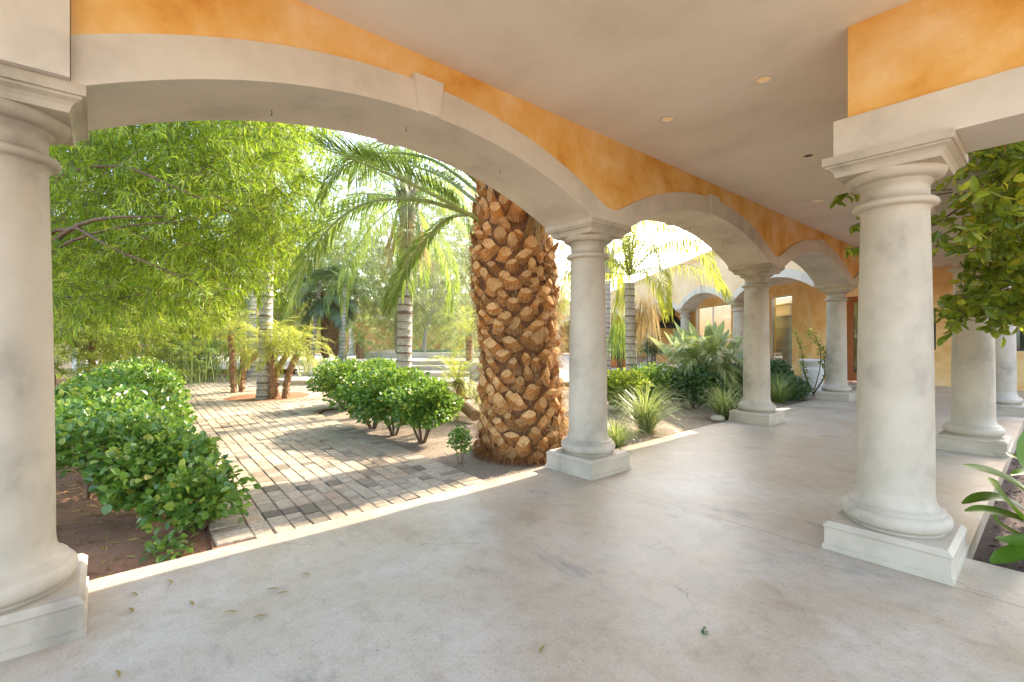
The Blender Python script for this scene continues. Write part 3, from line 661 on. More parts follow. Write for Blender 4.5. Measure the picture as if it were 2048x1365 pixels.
b.build('petioles', ['petiole', 'petiole_o'], dp, True)
b = MB(); tp = A3(1065, 418, 5.75) - np.array([PX, PY, 0]); n = 70
P = np.repeat(tp[None], n, 0) + rng.normal(0, .03, (n, 3))
for k in range(n):
    e = P[k] + np.array([rng.normal(.05, .09), rng.normal(.05, .09), -rng.uniform(.25, .52)]); mdl = (P[k] + e) / 2 + np.array([.04, .03, .10]); b.tube(smooth_path([P[k], mdl, e], 5), .004, 3, caps=False)
b.build('dry_flower_stalk', 'lf_straw', dp)

# --- ringed trunks
def ringed(b, base, pts, r, step=.16):
    P = smooth_path(pts, 60); s = np.concatenate([[0], np.cumsum(np.linalg.norm(np.diff(P, axis=0), axis=1))])
    n = int(s[-1] / step); out = []; rad = []; mi = []
    for k in range(n):
        s0 = k * step * 1.0; jit = rng.normal(0, .01)
        for f, rr in ((0, 1.045), (.10, .985), (.86, 1.0), (.94, 1.05)):
            q = s0 + f * step + jit; fl = 1 + .28 * math.exp(-q / .25)
            out.append([np.interp(q, s, P[:, c]) for c in range(3)]); rad.append(np.interp(q, [0, s[-1]], [r, r * .86]) * rr * fl); mi.append(f)
    out = np.array(out); rad = np.array(rad); k = 16; a = np.arange(k) * 2 * pi / k
    V = out[:, None] + rad[:, None, None] * np.stack([np.cos(a), np.sin(a), np.zeros(k)], 1)[None]
    i = np.arange(len(out) - 1)[:, None] * k; j = np.arange(k)[None]; F = np.stack([i + j, i + (j + 1) % k, i + k + (j + 1) % k, i + k + j], -1)
    m = np.array([1 if (q % 4) in (3, 0) else 0 for q in range(len(out) - 1)])
    b.V.append(V.reshape(-1, 3)); b.F.append((F[m == 0].reshape(-1, 4) + b.n, 0)); b.F.append((F[m == 1].reshape(-1, 4) + b.n, 1)); b.n += V.size // 3
def skirt(b, c, n, r, ln, mi=0, off=(0, 0)):
    a = rng.uniform(0, 2 * pi, n); P = np.stack([c[0] + r * np.cos(a) + off[0], c[1] + r * np.sin(a) + off[1], c[2] + rng.normal(0, .12, n)], 1)
    D = np.stack([np.cos(a) * .22, np.sin(a) * .22, np.full(n, -1.)], 1) + rng.normal(0, .12, (n, 3)); blades(b, P, D, rng.uniform(.5, 1.0, n) * ln, .014, .2, None, mi)
def queen(name, label, base, top, r, nf, length, Lmax, az0, lift=(75, -25), lm='lf_palm', extra=(), shaft=True, nl=44, skirt_n=0, droop=.9):
    t = thing(name, label, 'palm tree', base); B = np.array(base); tp = np.array(top) - B
    b = MB(); ringed(b, base, [(0, 0, -.1), (tp[0] * .45, tp[1] * .45, tp[2] * .5), tp], r); b.build('trunk', ['ring_bark', 'ring_dark'], t, True)
    if shaft:
        b = MB(); b.tube([tp, tp + (0, 0, .25), tp + (0, 0, .7), tp + (0, 0, 1.1)], [r * .9, r * 1.12, r * .95, r * .35], 12)
        for k in range(12):
            a = k * 2.4; q = tp + np.array([cos(a) * r, sin(a) * r, .1 + .06 * k]); b.tube([q, q + np.array([cos(a) * .1, sin(a) * .1, .45])], [.05, .025], 6)
        b.build('leaf_bases', 'bark_pale', t, True)
    b = MB(); crown_mb(b, tp + (0, 0, .55 if shaft else .1), nf, length, Lmax, lift, nl, .027, 1.1, droop, az0); b.build('crown', ['petiole', lm], t)
    for e, L, gv in extra: pinnate([np.array(p) - B for p in e], L, 84, .034, gv, .022, None, .3, t, 'frond', ('petiole', lm), start=.1)
    if skirt_n:
        b = MB(); skirt(b, tp + (0, 0, .15), skirt_n, r * 1.3, 1.3); b.build('dry_skirt', 'lf_straw', t)
    return t
def gr(px, depth, z=-.04): return A3(px, 675, depth) * np.array([1, 1, 0]) + np.array([0, 0, z])
queen('queen_palm', 'grey ringed palm rising from the clipped shrubs left of the thick date palm', gr(806, 9.4), A3(815, 455, 9.4), .155, 20, 2.9, .62, .3, skirt_n=240)
queen('queen_palm', 'slim ringed palm standing among the small curved palms on the paving', gr(528, 11.4, -.012), A3(540, 330, 11.5), .16, 18, 3.0, .65, 1.1)
q4x = [[A3(p, y, d) for p, y, d in f] for f in ([(1258, 545, 11), (1270, 470, 10.8), (1296, 470, 10.6), (1322, 530, 10.4), (1330, 622, 10.2)],
      [(1262, 540, 11), (1275, 440, 11.2), (1330, 440, 11.5), (1400, 490, 11.8), (1452, 590, 12)], [(1255, 545, 11), (1245, 480, 11), (1225, 470, 11), (1205, 520, 11)])]
queen('queen_palm', 'ringed palm with tan dead fronds, seen through the second arch', gr(1264, 11), A3(1259, 560, 11), .135, 13, 2.5, .55, 2.0, (82, 8), 'lf_palmy', [(q4x[0], .52, .55), (q4x[1], .62, 1.2), (q4x[2], .5, .6)], False, 44)
t_ = queen('queen_palm', 'paler slim palm just right of the middle column, behind the dead fronds', gr(1214, 16), A3(1216, 560, 16), .12, 13, 2.4, .6, .5, (70, -10), 'lf_palmy', (), True, 36)
b = MB(); c = A3(1290, 590, 11.0); skirt(b, c, 120, .10, 1.5); skirt(b, A3(1300, 600, 11.1), 70, .08, 1.3)
o = b.build('dead_frond_bundle', 'lf_straw'); tag(o, 'bundle of tan dead fronds hanging beside the ringed palm trunk', 'dead fronds')
b = MB(); c = A3(1246, 570, 13); skirt(b, c, 200, .12, 1.1, 0); skirt(b, A3(1240, 640, 13.5), 200, .14, 1.3, 1); o = b.build('hanging_frond', ['lf_palmy', 'lf_palm']); tag(o, 'yellow green hanging palm frond between the two slim right palms', 'palm frond')

# --- small curved palms in the paved circle
def small_palm(label, base, top, r, nf, length, lm='lf_palmy', bend=.15, grp='small curved palms on the paving', Lmax=.26, lift=(78, -35), nl=30, name='pygmy_palm', width=.014):
    t = thing(name, label, 'palm tree', base, 0, grp); B = np.array(base); tp = np.array(top) - B
    a = rng.uniform(0, 6.28); md = tp * .5 + np.array([-tp[0], -tp[1], 0]) * .35 + np.array([cos(a), sin(a), 0]) * bend * .3
    P = smooth_path([(0, 0, -.08), md, tp], 18); b = MB(); b.tube(P, r * (1 + .12 * np.sin(np.arange(18) * 2.3)), 9)
    n = int(220 * np.linalg.norm(tp) * r / .07); q = rng.uniform(0, 1, n); az = rng.uniform(0, 2 * pi, n)
    C = np.stack([np.interp(q, np.linspace(0, 1, 18), P[:, k]) for k in range(3)], 1); O = np.stack([np.cos(az), np.sin(az), np.zeros(n)], 1)
    leaves(b, C + O * r * .85, O * .5 + np.array([0, 0, .9]), .05, .035, .3, .0, O); b.build('trunk', 'fibre_bark', t)
    b = MB(); crown_mb(b, tp, nf, length, Lmax, lift, nl, width, .35, .95, rng.uniform(0, 6), .008); b.build('crown', ['petiole', lm], t)
    return t
sp = [('leftmost small palm, its curved trunk leaning left on the paving', G(468, 785), (462, 668), 26, 1.3),
      ('small palm whose slanting trunk leans right towards the slim ringed palm', G(484, 783), (524, 700), 20, 1.1),
      ('small palm with stubby trunk just right of the slim ringed palm', G(543, 797), (540, 706), 26, 1.3),
      ('small palm leaning right, second from the right in the paved circle', G(552, 794), (576, 706), 20, 1.15),
      ('rightmost small palm of the paved circle, leaning right', G(570, 796), (594, 712), 20, 1.2)]
for lb_, bs, tpx, nf, ln in sp:
    dep = FPX * HC / ((YH + FPX * HC / np.dot(bs, FW)) - YH); small_palm(lb_, bs, A3(tpx[0], tpx[1], dep), .07, nf, ln * .95, lift=(82, -2))
small_palm('small palm with reddish trunk further back, left of the paved circle', LD(-9.2, 16.2, -.01), A3(488, 700, 16.2), .1, 14, .9)
small_palm('bushy small palm on the terrace right of the fan palm', LD(-6.1, 19.0, .6), LD(-6.1, 19.0, 1.25), .14, 24, 1.15, 'lf_palm', .1, 'small palms on the raised terrace')
small_palm('yellowing small palm between the clipped shrubs and the thick date palm', G(925, 815, -.04), A3(916, 768, 9.0), .09, 24, .95, 'lf_palmy', .1, 'low palms in the gravel bed', .34)
small_palm('low green palm with reddish stem above the right hedge', gr(1413, 10.6), A3(1412, 732, 10.6), .12, 30, 1.0, 'lf_grass', .05, 'low palms in the gravel bed', .48, (75, -12), 40, width=.024)
small_palm('low yellow green palm at the pool rim left of the date palm', LD(-1.6, 17.5, .6), LD(-1.6, 17.5, 1.5), .12, 22, 1.6, 'lf_palmy', .1, 'small palms on the raised terrace', .5)

# --- fan palm
def fan_leaf(b, c, d, nrm, R, mi=1, n=26):
    d = unit(np.array(d)[None])[0]; nrm = unit(np.array(nrm)[None])[0]; s = np.cross(d, nrm); a = np.linspace(-2.0, 2.0, n)
    D = d[None] * np.cos(a)[:, None] + s[None] * np.sin(a)[:, None]; P = np.repeat(np.array(c)[None], n, 0)
    blades(b, P, D + rng.normal(0, .03, (n, 3)), R * (1 - .12 * np.abs(a)) * rng.uniform(.9, 1.05, n), R * .11, .28, np.repeat(nrm[None], n, 0), mi)
fpb = LD(-7.75, 20.2, .6)
fpm = thing('fan_palm', 'fan palm with thick criss cross trunk and blue green fans on the terrace', 'palm tree', fpb)
b = MB(); hgt = A3(660, 590, 20.2)[2] - .6; zz = np.linspace(-.02, hgt, 14); b.tube([(0, 0, z) for z in zz], .29, 14)
for z in np.arange(.05, hgt, .10):
    for k in range(9):
        a = (k + .5 * (int(z / .1) % 2)) * 2 * pi / 9; O = np.array([[cos(a), sin(a), 0]]); leaves(b, O * .27 + np.array([[0, 0, z]]), O * .5 + np.array([[0, 0, 1.]]), .22, .17, .2, 0, O)
b.build('trunk', 'fibre_bark', fpm)
for k in range(22):
    a = k * 2.4; e = radians(70 - 110 * k / 21); h = np.array([cos(a), sin(a), 0]); c0 = np.array([0, 0, hgt]); tip = c0 + (h * cos(e) + np.array([0, 0, sin(e)])) * rng.uniform(.8, 1.25)
    b = MB(); b.tube([c0, tip], [.03, .015], 5, 0); fan_leaf(b, tip, h * cos(e - .5) + np.array([0, 0, sin(e - .5)]), -h * sin(e) + np.array([0, 0, cos(e)]), .95); b.build('fan_leaf', ['petiole', 'lf_fan'], fpm)
queen('slim_palm', 'thin white trunk palm right beside the fan palm', LD(-7.05, 19.6, .6), A3(690, 560, 19.6), .11, 12, 2.0, .5, .2, (70, -30), 'lf_palm', (), False, 30)
queen('slim_palm', 'thin pale palm trunk left of the fan palm', LD(-8.35, 19.8, .6), A3(640, 560, 19.8), .08, 10, 2.0, .5, 1.2, (70, -30), 'lf_pale', (), False, 30)
queen('slim_palm', 'white palm trunk behind the slim ringed palm at left', LD(-9.6, 17.5), A3(503, 470, 17.5), .17, 12, 2.6, .6, 2.2, (70, -30), 'lf_bright', (), True, 30)

# ------------------------------------------------------------------ broadleaf trees and shrubs
def limbs(b, segs, mi=0):
    for pts, r0, r1 in segs: P = smooth_path(pts, 10); b.tube(P, np.linspace(r0, r1, 10), 7, mi)
# the big overhanging tree on the left
lt0 = gr(20, 7.6)
lt = thing('overhanging_tree', 'large narrow leaved tree overhanging the hedge at left, branches reaching across', 'tree', lt0)
def rl(p): return np.array(p) - lt0
b = MB(); fork = A3(40, 560, 7.4)
limbs(b, [([rl(lt0), rl(A3(28, 640, 7.5)), rl(fork)], .17, .12),
    ([rl(fork), rl(A3(110, 482, 6.2)), rl(A3(190, 440, 5.6)), rl(A3(330, 433, 5.4))], .045, .01),
    ([rl(fork), rl(A3(110, 500, 6.2)), rl(A3(220, 458, 5.6)), rl(A3(370, 442, 5.4))], .03, .006),
    ([rl(fork), rl(A3(120, 455, 6.0)), rl(A3(230, 500, 5.6)), rl(A3(330, 540, 5.5)), rl(A3(420, 580, 5.6))], .03, .005),
    ([rl(fork), rl(A3(90, 380, 7.0)), rl(A3(220, 330, 5.9)), rl(A3(360, 380, 5.6)), rl(A3(470, 430, 5.7))], .035, .006),
    ([rl(fork), rl(A3(60, 300, 7.2)), rl(A3(110, 150, 7.0)), rl(A3(260, 60, 6.6))], .07, .02),
    ([rl(fork), rl(A3(110, 590, 7.0)), rl(A3(200, 600, 6.8)), rl(A3(280, 590, 6.6))], .03, .008),
    ([rl(fork), rl(A3(140, 420, 8.4)), rl(A3(300, 380, 8.8)), rl(A3(480, 370, 9))], .05, .012)]); b.build('trunk', 'bark', lt, True)
def foliage_px(origin, n, fn, lps, twig, L, W, mats, parent, grav=.5, broad=False, name='crown', twigs=True, spreadv=.8, fold=.2):
    b = MB(); P = []; D = []
    for k in range(n):
        p = fn()
        if p is None: continue
        p = p - origin; d = unit((rng.normal(size=3) * np.array([1, 1, .45]) + np.array([0, 0, -.15]))[None])[0]; q = p + d * twig
        if twigs: b.tube(np.array([p, (p + q) / 2 + (0, 0, .03), q]), [.005, .004, .002], 3, 1, False)
        t = rng.uniform(.1, 1, lps)[:, None]; P.append(p + (q - p) * t + rng.normal(0, .015, (lps, 3))); D.append(d * .7 + rnd(lps) * spreadv + np.array([0, 0, -.1]))
    P = np.concatenate(P); D = np.concatenate(D); m = len(P); LL = L * rng.uniform(.65, 1.2, m); WW = W * rng.uniform(.75, 1.2, m)
    if broad: leaves(b, P, D, LL, WW, fold, .12)
    else: blades(b, P, D, LL, WW, grav)
    return b.build(name, mats, parent)
def lt_pts():
    px = rng.uniform(60, 640); py = rng.uniform(120, 640); dep = rng.uniform(6.1, 9.6) if rng.uniform() < .95 else rng.uniform(5.4, 6.1)
    lim = 640 - max(0, px - 420) * .75 + 25 * sin(px * .05)
    if py > lim: return None
    if px > 520 and rng.uniform() < (px - 520) / 150: return None
    if py > 520 and rng.uniform() < .35: return None
    return A3(px, py, dep)
foliage_px(lt0, 4700, lt_pts, 25, .42, .17, .0165, ['lf_willow', 'bark'], lt, .5)
# background trees
def tree(label, base, height, rad, lm, n, lps, L, W, seed, trunk='bark_pale', cz=.62, broad=False, r=.1, name='tree', low=.22, flat=1.0, grav=.4):
    t = thing(name, label, 'tree', base); b = MB(); ends = []; rr = np.random.default_rng(seed)
    fk = np.array([rr.normal(0, .15), rr.normal(0, .15), height * .3]); segs = [([(0, 0, -.1), fk * .5 + rr.normal(0, .06, 3), fk], r, r * .75)]
    for k in range(7):
        a = k * 2.4 + rr.uniform(0, 1); e = np.array([cos(a) * rad * rr.uniform(.4, .8), sin(a) * rad * rr.uniform(.4, .8), height * rr.uniform(.55, .92)])
        segs.append(([fk, (fk + e) / 2 + rr.normal(0, .15, 3), e], r * .5, r * .1))
    limbs(b, segs); b.build('trunk', trunk, t, True)
    cen = [np.array([rr.normal(0, rad * .5), rr.normal(0, rad * .5), height * rr.uniform(low, .95)]) for _ in range(16)]
    def f():
        c = cen[rng.integers(16)]; d = rng.normal(size=3) * np.array([rad * .30, rad * .30, height * .11 * flat]); return c + d
    foliage_px(np.zeros(3), n, f, lps, .5, L, W, [lm, trunk], t, grav, broad); return t
tree('bright yellow green tree behind the left hedge', gr(215, 13), 3.6, 2.6, 'lf_bright', 1000, 26, .17, .024, 3, 'bark', low=.15)
tree('dense bright tree at the far left behind the hedge, before the house', gr(100, 12.2), 4.2, 1.9, 'lf_bright', 560, 26, .16, .03, 4, 'bark', low=.2)
tree('leafy light green tree beyond the paving, behind the papyrus', gr(400, 19), 5.0, 3.3, 'lf_bright', 1000, 24, .22, .03, 5, 'bark', low=.15)
tree('wispy pale tree with thin leaning stems behind the ringed palm', LD(-4.0, 21.5, .6), 6.0, 2.6, 'lf_pale', 900, 24, .22, .018, 6, low=.3)
tree('wispy grey green tree left of the ringed palm trunk', LD(-5.6, 24, 0), 6.5, 2.9, 'lf_pale', 900, 24, .24, .02, 8, low=.25)
tree('wispy feathery tree just left of the thick date palm, far back', LD(-2.0, 24, 0), 7.5, 2.9, 'lf_pale', 900, 24, .24, .02, 9, low=.3)
tree('tall hazy green tree far back between the palms', LD(-10.5, 30, 0), 8.0, 4.6, 'lf_pale', 1100, 22, .34, .04, 10, low=.2)
tree('broad green tree far back at left over the paving', LD(-18, 28, 0), 7.5, 5.2, 'lf_bright', 1200, 22, .32, .04, 11, 'bark', low=.12)
tree('tall pale tree far back behind the fan palm', LD(-12.5, 25, 0), 7.5, 3.6, 'lf_bright', 900, 24, .25, .025, 12, low=.25)
tree('round green tree far across behind the middle column', LD(2.5, 34, 0), 6.0, 3.0, 'lf_pale', 420, 22, .3, .03, 13, low=.3)

tree('willowy pale tree far across the garden, left of the far arches', LD(-7.0, 31, 0), 8.0, 3.6, 'lf_pale', 800, 22, .32, .035, 14, low=.15)
tree('feathery pale tree far across the garden before the far arches', LD(-3.2, 33, 0), 8.5, 3.2, 'lf_pale', 700, 22, .32, .03, 15, low=.3)
tree('tall airy tree behind the ringed palm, reaching above the first arch', LD(-5.6, 23.0, .6), 11.5, 3.6, 'lf_pale', 1100, 22, .26, .026, 16, low=.35, flat=.8)
tree('tall leafy tree far back between the fan palm and the slim ringed palm', LD(-10.5, 24.5, .3), 12.0, 3.8, 'lf_bright', 1000, 22, .28, .03, 17, 'bark', low=.3, flat=.8)
tree('tall pale tree far back just left of the thick date palm', LD(-2.0, 27, 0), 12.0, 3.2, 'lf_pale', 900, 22, .28, .028, 18, low=.35, flat=.8)
tree('tall leafy tree closing the view at left above the hedge', gr(230, 16.5), 8.5, 4.2, 'lf_bright', 1300, 24, .24, .03, 19, 'bark', low=.2, flat=.9)
# umbrella papyrus clump
pc = gr(388, 15.5)
pp = thing('papyrus_clump', 'clump of papyrus with whorled umbrella tops beyond the hedge', 'plant', pc); b = MB(); b2 = MB()
for k in range(130):
    p0 = np.array([rng.normal(0, .75), rng.normal(0, .5), 0]); h = rng.uniform(.35, 1.5); p1 = p0 + np.array([rng.normal(0, .15), rng.normal(0, .15), h]); b.tube([p0, p1], .008, 4, caps=False)
    n = 20; a = np.linspace(0, 2 * pi, n, False); blades(b2, np.repeat(p1[None], n, 0), np.stack([np.cos(a), np.sin(a), np.full(n, .15)], 1), .27 * rng.uniform(.8, 1.2), .018, .6, np.repeat([[0, 0, 1.]], n, 0))
tag(b.build('stems', 'petiole', pp), kind='stuff'); b2.build('whorls', 'lf_palm', pp)
dup(pp, gr(340, 17.0), 1.4, 'second papyrus clump, further back and left of the first', 1.1)

# shrubs
def shrub(label, base, rx, ry, z0, z1, n, L, W, lm, seed, name='clipped_shrub', cat='shrub', rz=0.0, amp=.16, stems=5, grp=None, sr=.018, shell=.5, spread=.5):
    t = thing(name, label, cat, base, rz, grp); d = rnd(n); rad = lump(d, seed, amp) * (rng.uniform(0, 1, n) ** shell)
    c = np.array([0, 0, (z0 + z1) / 2]); P = c + d * rad[:, None] * np.array([rx, ry, (z1 - z0) / 2])
    P = P[P[:, 2] > .02]; d = d[:len(P)]; D = unit(P - c) + rnd(len(P)) * .7 + np.array([0, 0, .25])
    b = MB(); leaves(b, P, D, L * rng.uniform(.65, 1.15, len(P)), W * rng.uniform(.7, 1.15, len(P)), .16, .18, unit(P - c) + np.array([0, 0, .8])); b.build('foliage', lm, t)
    b = MB(); rr = np.random.default_rng(seed)
    for k in range(stems):
        a = rr.uniform(0, 6.28); e = np.array([cos(a) * rx * spread, sin(a) * ry * spread, z0 + (z1 - z0) * .6]); s0 = np.array([cos(a) * sr * .5, sin(a) * sr * .5, -.05]); b.tube(smooth_path([s0, (s0 + e) / 2 + (0, 0, -.05), e], 6), np.linspace(sr, sr * .5, 6), 6)
    b.build('stems', 'bark', t, True); return t
# left hedge: long row, then the loose near shrub
hb = np.array([-9.1, .0, -.045])
hg = thing('hedge', 'long leafy green hedge along the left edge of the paved path', 'hedge', hb)
n = 30000; u = rng.uniform(-4.2, 6.0, n) ; x = -u; th = rng.uniform(-.35, pi + .35, n); rr = rng.uniform(0, 1, n) ** .35
un = (u + 4.4) / 10.4
lumpy = 1 + .12 * np.sin(x * 3.1 + np.cos(th) * 2) + .09 * np.sin(x * 7.3 + th * 3) + .06 * np.sin(x * 15 + th * 5)
wd_ = .60 + .05 * np.sin(x * 1.7); hh = .40 + .05 * np.sin(x * 2.3 + 1)
ct = np.cos(th); ct = np.where(ct < 0, ct * (1 + .55 * np.clip(un * 1.6, 0, 1)), ct)
P = np.stack([x, -.06 + (u + 4.4) * .085 + ct * wd_ * rr * lumpy, .46 + np.sin(th) * hh * rr * lumpy], 1)
P = P[P[:, 2] > .05]; cN = np.stack([np.zeros(len(P)), (P[:, 1] + .06 - (4.4 - P[:, 0]) * .0 - .2), (P[:, 2] - .4) * 1.4], 1)
b = MB(); sz = np.where(P[:, 0] > 1.5, .85, 1.05); leaves(b, P, unit(cN) + rnd(len(P)) * .8 + np.array([0, 0, .2]), .078 * sz * rng.uniform(.6, 1.2, len(P)), .062 * sz * rng.uniform(.7, 1.15, len(P)), .14, .2, unit(cN) + np.array([0, 0, .8])); b.build('foliage', 'lf_hedge', hg)
for k in range(26):
    xx = -5.9 + 9.2 * (k + .5) / 26 + rng.normal(0, .1); cy_ = -.06 + (-xx + 4.4) * .085; p = np.array([xx, cy_ + rng.normal(0, .1), -.05]); e = np.array([xx + rng.normal(0, .2), cy_ + rng.normal(0, .16), .5])
    b = MB(); b.tube(smooth_path([p, (p + e) / 2 + rng.normal(0, .03, 3), e], 6), np.linspace(.025, .012, 6), 6); b.build('stem', 'bark', hg, True)
shrub('loose low shrub with bare stems at the near end of the left hedge', G(310, 1035, -.045), .44, .42, .14, .72, 2300, .070, .060, 'lf_hedge', 21, 'loose_shrub', 'shrub', 0, .30, 8, None, .02, .42)
shrub('sprawling young shrub at the corner of the path and the slab', G(398, 1062, -.045), .27, .30, .04, .52, 900, .07, .06, 'lf_hedge', 22, 'loose_shrub', 'shrub', 0, .36, 6, None, .012, .5)
shrub('tiny seedling creeping in the soil in front of the near shrub', G(335, 1110, -.045), .2, .12, .0, .10, 70, .055, .045, 'lf_hedge', 23, 'seedling', 'plant', .4, .3, 1, None, .005)
cs = [('clipped round shrub at the left tip of the gravel bed', G(688, 820, -.04), .54, .26, .98), ('clipped shrub behind the others in front of the ringed palm', G(765, 806, -.04), .62, .20, 1.05),
      ('clipped shrub with a bare forked stem, second from the path', G(745, 858, -.04), .56, .24, .98), ('clipped shrub in the middle of the group by the path', G(788, 872, -.04), .54, .26, 1.0),
      ('clipped shrub nearest the thick date palm, yellowish below', G(845, 886, -.04), .50, .24, .86)]
for k, (lb_, bs, r, z0, z1) in enumerate(cs): shrub(lb_, bs, r, r, z0, z1, 3600, .068, .052, 'lf_hedge', 30 + k, 'clipped_shrub', 'shrub', 0, .34, 5, 'clipped shrubs in the gravel bed', .022, .4)
shrub('small spindly shrub at the foot of the thick date palm', G(920, 928, -.04), .15, .15, .10, .46, 260, .05, .04, 'lf_hedge', 41, 'small_shrub', 'shrub', 0, .35, 3, None, .007, .6)
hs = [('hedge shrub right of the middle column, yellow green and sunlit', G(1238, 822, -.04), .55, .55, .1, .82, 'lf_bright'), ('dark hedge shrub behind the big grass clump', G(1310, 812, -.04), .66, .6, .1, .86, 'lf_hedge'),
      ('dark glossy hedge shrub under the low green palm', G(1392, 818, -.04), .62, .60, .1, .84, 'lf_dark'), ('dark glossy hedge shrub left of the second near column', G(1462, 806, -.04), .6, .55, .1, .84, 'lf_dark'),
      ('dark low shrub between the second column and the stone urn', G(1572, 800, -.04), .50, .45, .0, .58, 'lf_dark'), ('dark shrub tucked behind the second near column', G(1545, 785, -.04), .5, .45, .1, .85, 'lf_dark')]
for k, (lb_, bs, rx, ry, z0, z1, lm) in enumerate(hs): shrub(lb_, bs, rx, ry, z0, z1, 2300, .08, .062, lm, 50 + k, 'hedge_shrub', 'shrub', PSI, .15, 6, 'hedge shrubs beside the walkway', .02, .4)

# grass clumps
def grass(label, base, n, L, W, lm='lf_grass', grp='grass clumps beside the walkway', lean=.75, name='grass_clump'):
    t = thing(name, label, 'grass clump', base, 0, grp); b = MB(); k = 5
    a = rng.uniform(0, 2 * pi, n); e = np.clip(rng.normal(1.12, .28, n), .3, 1.55); ln = L * rng.uniform(.55, 1.1, n)
    h = np.stack([np.cos(a), np.sin(a), np.zeros(n)], 1); sd = np.stack([-np.sin(a), np.cos(a), np.zeros(n)], 1); p = h * rng.uniform(0, .07, n)[:, None]; V = []
    for j in range(k):
        w = W * (1 - (j / (k - 1)) ** 1.6) * .5 + .0006; V += [p + sd * w, p - sd * w]
        p = p + (h * np.cos(e)[:, None] + np.array([0, 0, 1]) * np.sin(e)[:, None]) * (ln / (k - 1))[:, None]; e = e - lean * rng.uniform(.5, 1.1, n) * (.25 + .3 * j)
    V = np.stack(V, 1); o = np.arange(n)[:, None] * 2 * k
    b.add(V.reshape(-1, 3), np.concatenate([o + np.array([[2 * j, 2 * j + 1, 2 * j + 3, 2 * j + 2]]) for j in range(k - 1)])); b.build('blades', lm, t)
    b = MB(); a = rng.uniform(0, 6.28, 80); blades(b, np.stack([.05 * np.cos(a), .05 * np.sin(a), np.zeros(80)], 1), np.stack([np.cos(a), np.sin(a), rng.uniform(.1, .9, 80)], 1), .22, .01, .7); b.build('dry_blades', 'lf_dry', t); return t
grass('largest silvery grass clump right of the middle column', G(1292, 866, -.04), 520, 1.0, .013, lean=.95)
grass('sunlit yellowish grass clump close behind the plinth of the middle column', G(1232, 895, -.04), 340, .58, .009, lean=.95)
grass('green grass clump just left of the second near column', G(1448, 838, -.04), 320, .88, .014, lean=.9)
grass('grass clump just right of the second near column', G(1558, 806, -.04), 300, .9, .014, lean=.9)

# strelitzia behind the low palm
stz = thing('strelitzia', 'tall bird of paradise with stiff grey green paddle leaves behind the low palm', 'plant', gr(1408, 11.5))
for k in range(30):
    a = rng.uniform(0, 2 * pi); e = radians(rng.uniform(42, 84)); h = np.array([cos(a), sin(a), 0]); ln = rng.uniform(.75, 1.25); p0 = h * .1; p1 = p0 + (h * cos(e) + np.array([0, 0, sin(e)])) * ln
    b = MB(); b.tube([p0, p1], [.018, .012], 5, 0); leaves(b, p1[None], (p1 - p0)[None], 0.85, .24, .22, .08, (-h * sin(e) + np.array([0, 0, cos(e)]))[None], 1); b.build('leaf', ['petiole', 'lf_strel'], stz)
# slender cane plants near the far pots
def canes(label, base, n, h, lm='lf_dark'):
    t = thing('cane_plant', label, 'plant', base, 0, 'cane plants by the wing'); b = MB(); b2 = MB()
    for k in range(n):
        p0 = np.array([rng.normal(0, .16), rng.normal(0, .16), 0]); p1 = p0 + np.array([rng.normal(0, .2), rng.normal(0, .2), h * rng.uniform(.7, 1.05)]); b.tube([p0, p1], [.022, .016], 5); m = 46
        a = rng.uniform(0, 2 * pi, m); P = p1 + np.array([0, 0, 1.]) * rng.uniform(-.35, .05, (m, 1)); blades(b2, P, np.stack([np.cos(a), np.sin(a), rng.uniform(-.3, .9, m)], 1), .42, .05, .4)
    b.build('canes', 'bark', t); b2.build('tufts', lm, t)
canes('dark tufted cane plant left of the black hood', gr(1306, 18), 7, 1.6); canes('dark tufted cane plant between the two slim right palms', gr(1240, 19), 8, 1.25)
tp_ = thing('terracotta_planter', 'orange red pot on a stone curb between the slim right palms', 'planter', gr(1236, 23, 0), PSI); b = MB(); b.lathe([(.0, .02), (.50, .02), (.52, .1), (.60, .75), (.68, .78), (.68, .92), (.60, .92), (.58, .8), (0, .78)], 24); b.build('pot', 'terra', tp_, True); b = MB(); b.box(-1, 1, -1, 1, -.05, .02); b.build('curb', 'stone', tp_)

# urn with a climbing shrub
up = gr(1626, 12.35, -.04)
ur = thing('stone_urn', 'pale stone urn planter standing left of the third arch column', 'urn', up)
MB().lathe([(0, 0), (.20, 0), (.22, .06), (.19, .12), (.205, .16), (.25, .5), (.272, .66), (.272, .70), (.255, .71), (.275, .76), (.30, .80), (.305, .86), (.32, .88), (.32, .92), (.27, .92), (.25, .84), (0, .84)], 32).build('bowl', 'white', ur, True)
MB().lathe([(0, .845), (.25, .845)], 20).build('soil', 'mulch', ur)
vn = thing('vine_shrub', 'thin stemmed shrub with small leaves climbing in front of the stone urn', 'shrub', G(1625, 795, -.04)); vb = G(1625, 795, -.04); b = MB(); P = []; D = []
for pts in ([(1626, 790), (1650, 750), (1655, 720), (1640, 690), (1615, 668)], [(1626, 790), (1608, 745), (1605, 710), (1596, 680), (1590, 662)], [(1628, 788), (1648, 755), (1650, 715), (1662, 690)], [(1626, 790), (1640, 735), (1640, 700), (1628, 672), (1612, 660)], [(1627, 790), (1612, 752), (1606, 725)]):
    q = smooth_path([A3(p[0], p[1], 11.3) - vb for p in pts], 14); b.tube(q, np.linspace(.014, .004, 14), 5); m = 75; t = rng.uniform(.25, 1, m)
    P.append(np.stack([np.interp(t, np.linspace(0, 1, 14), q[:, c]) for c in range(3)], 1) + rng.normal(0, .035, (m, 3))); D.append(rnd(m) + np.array([0, 0, .3]))
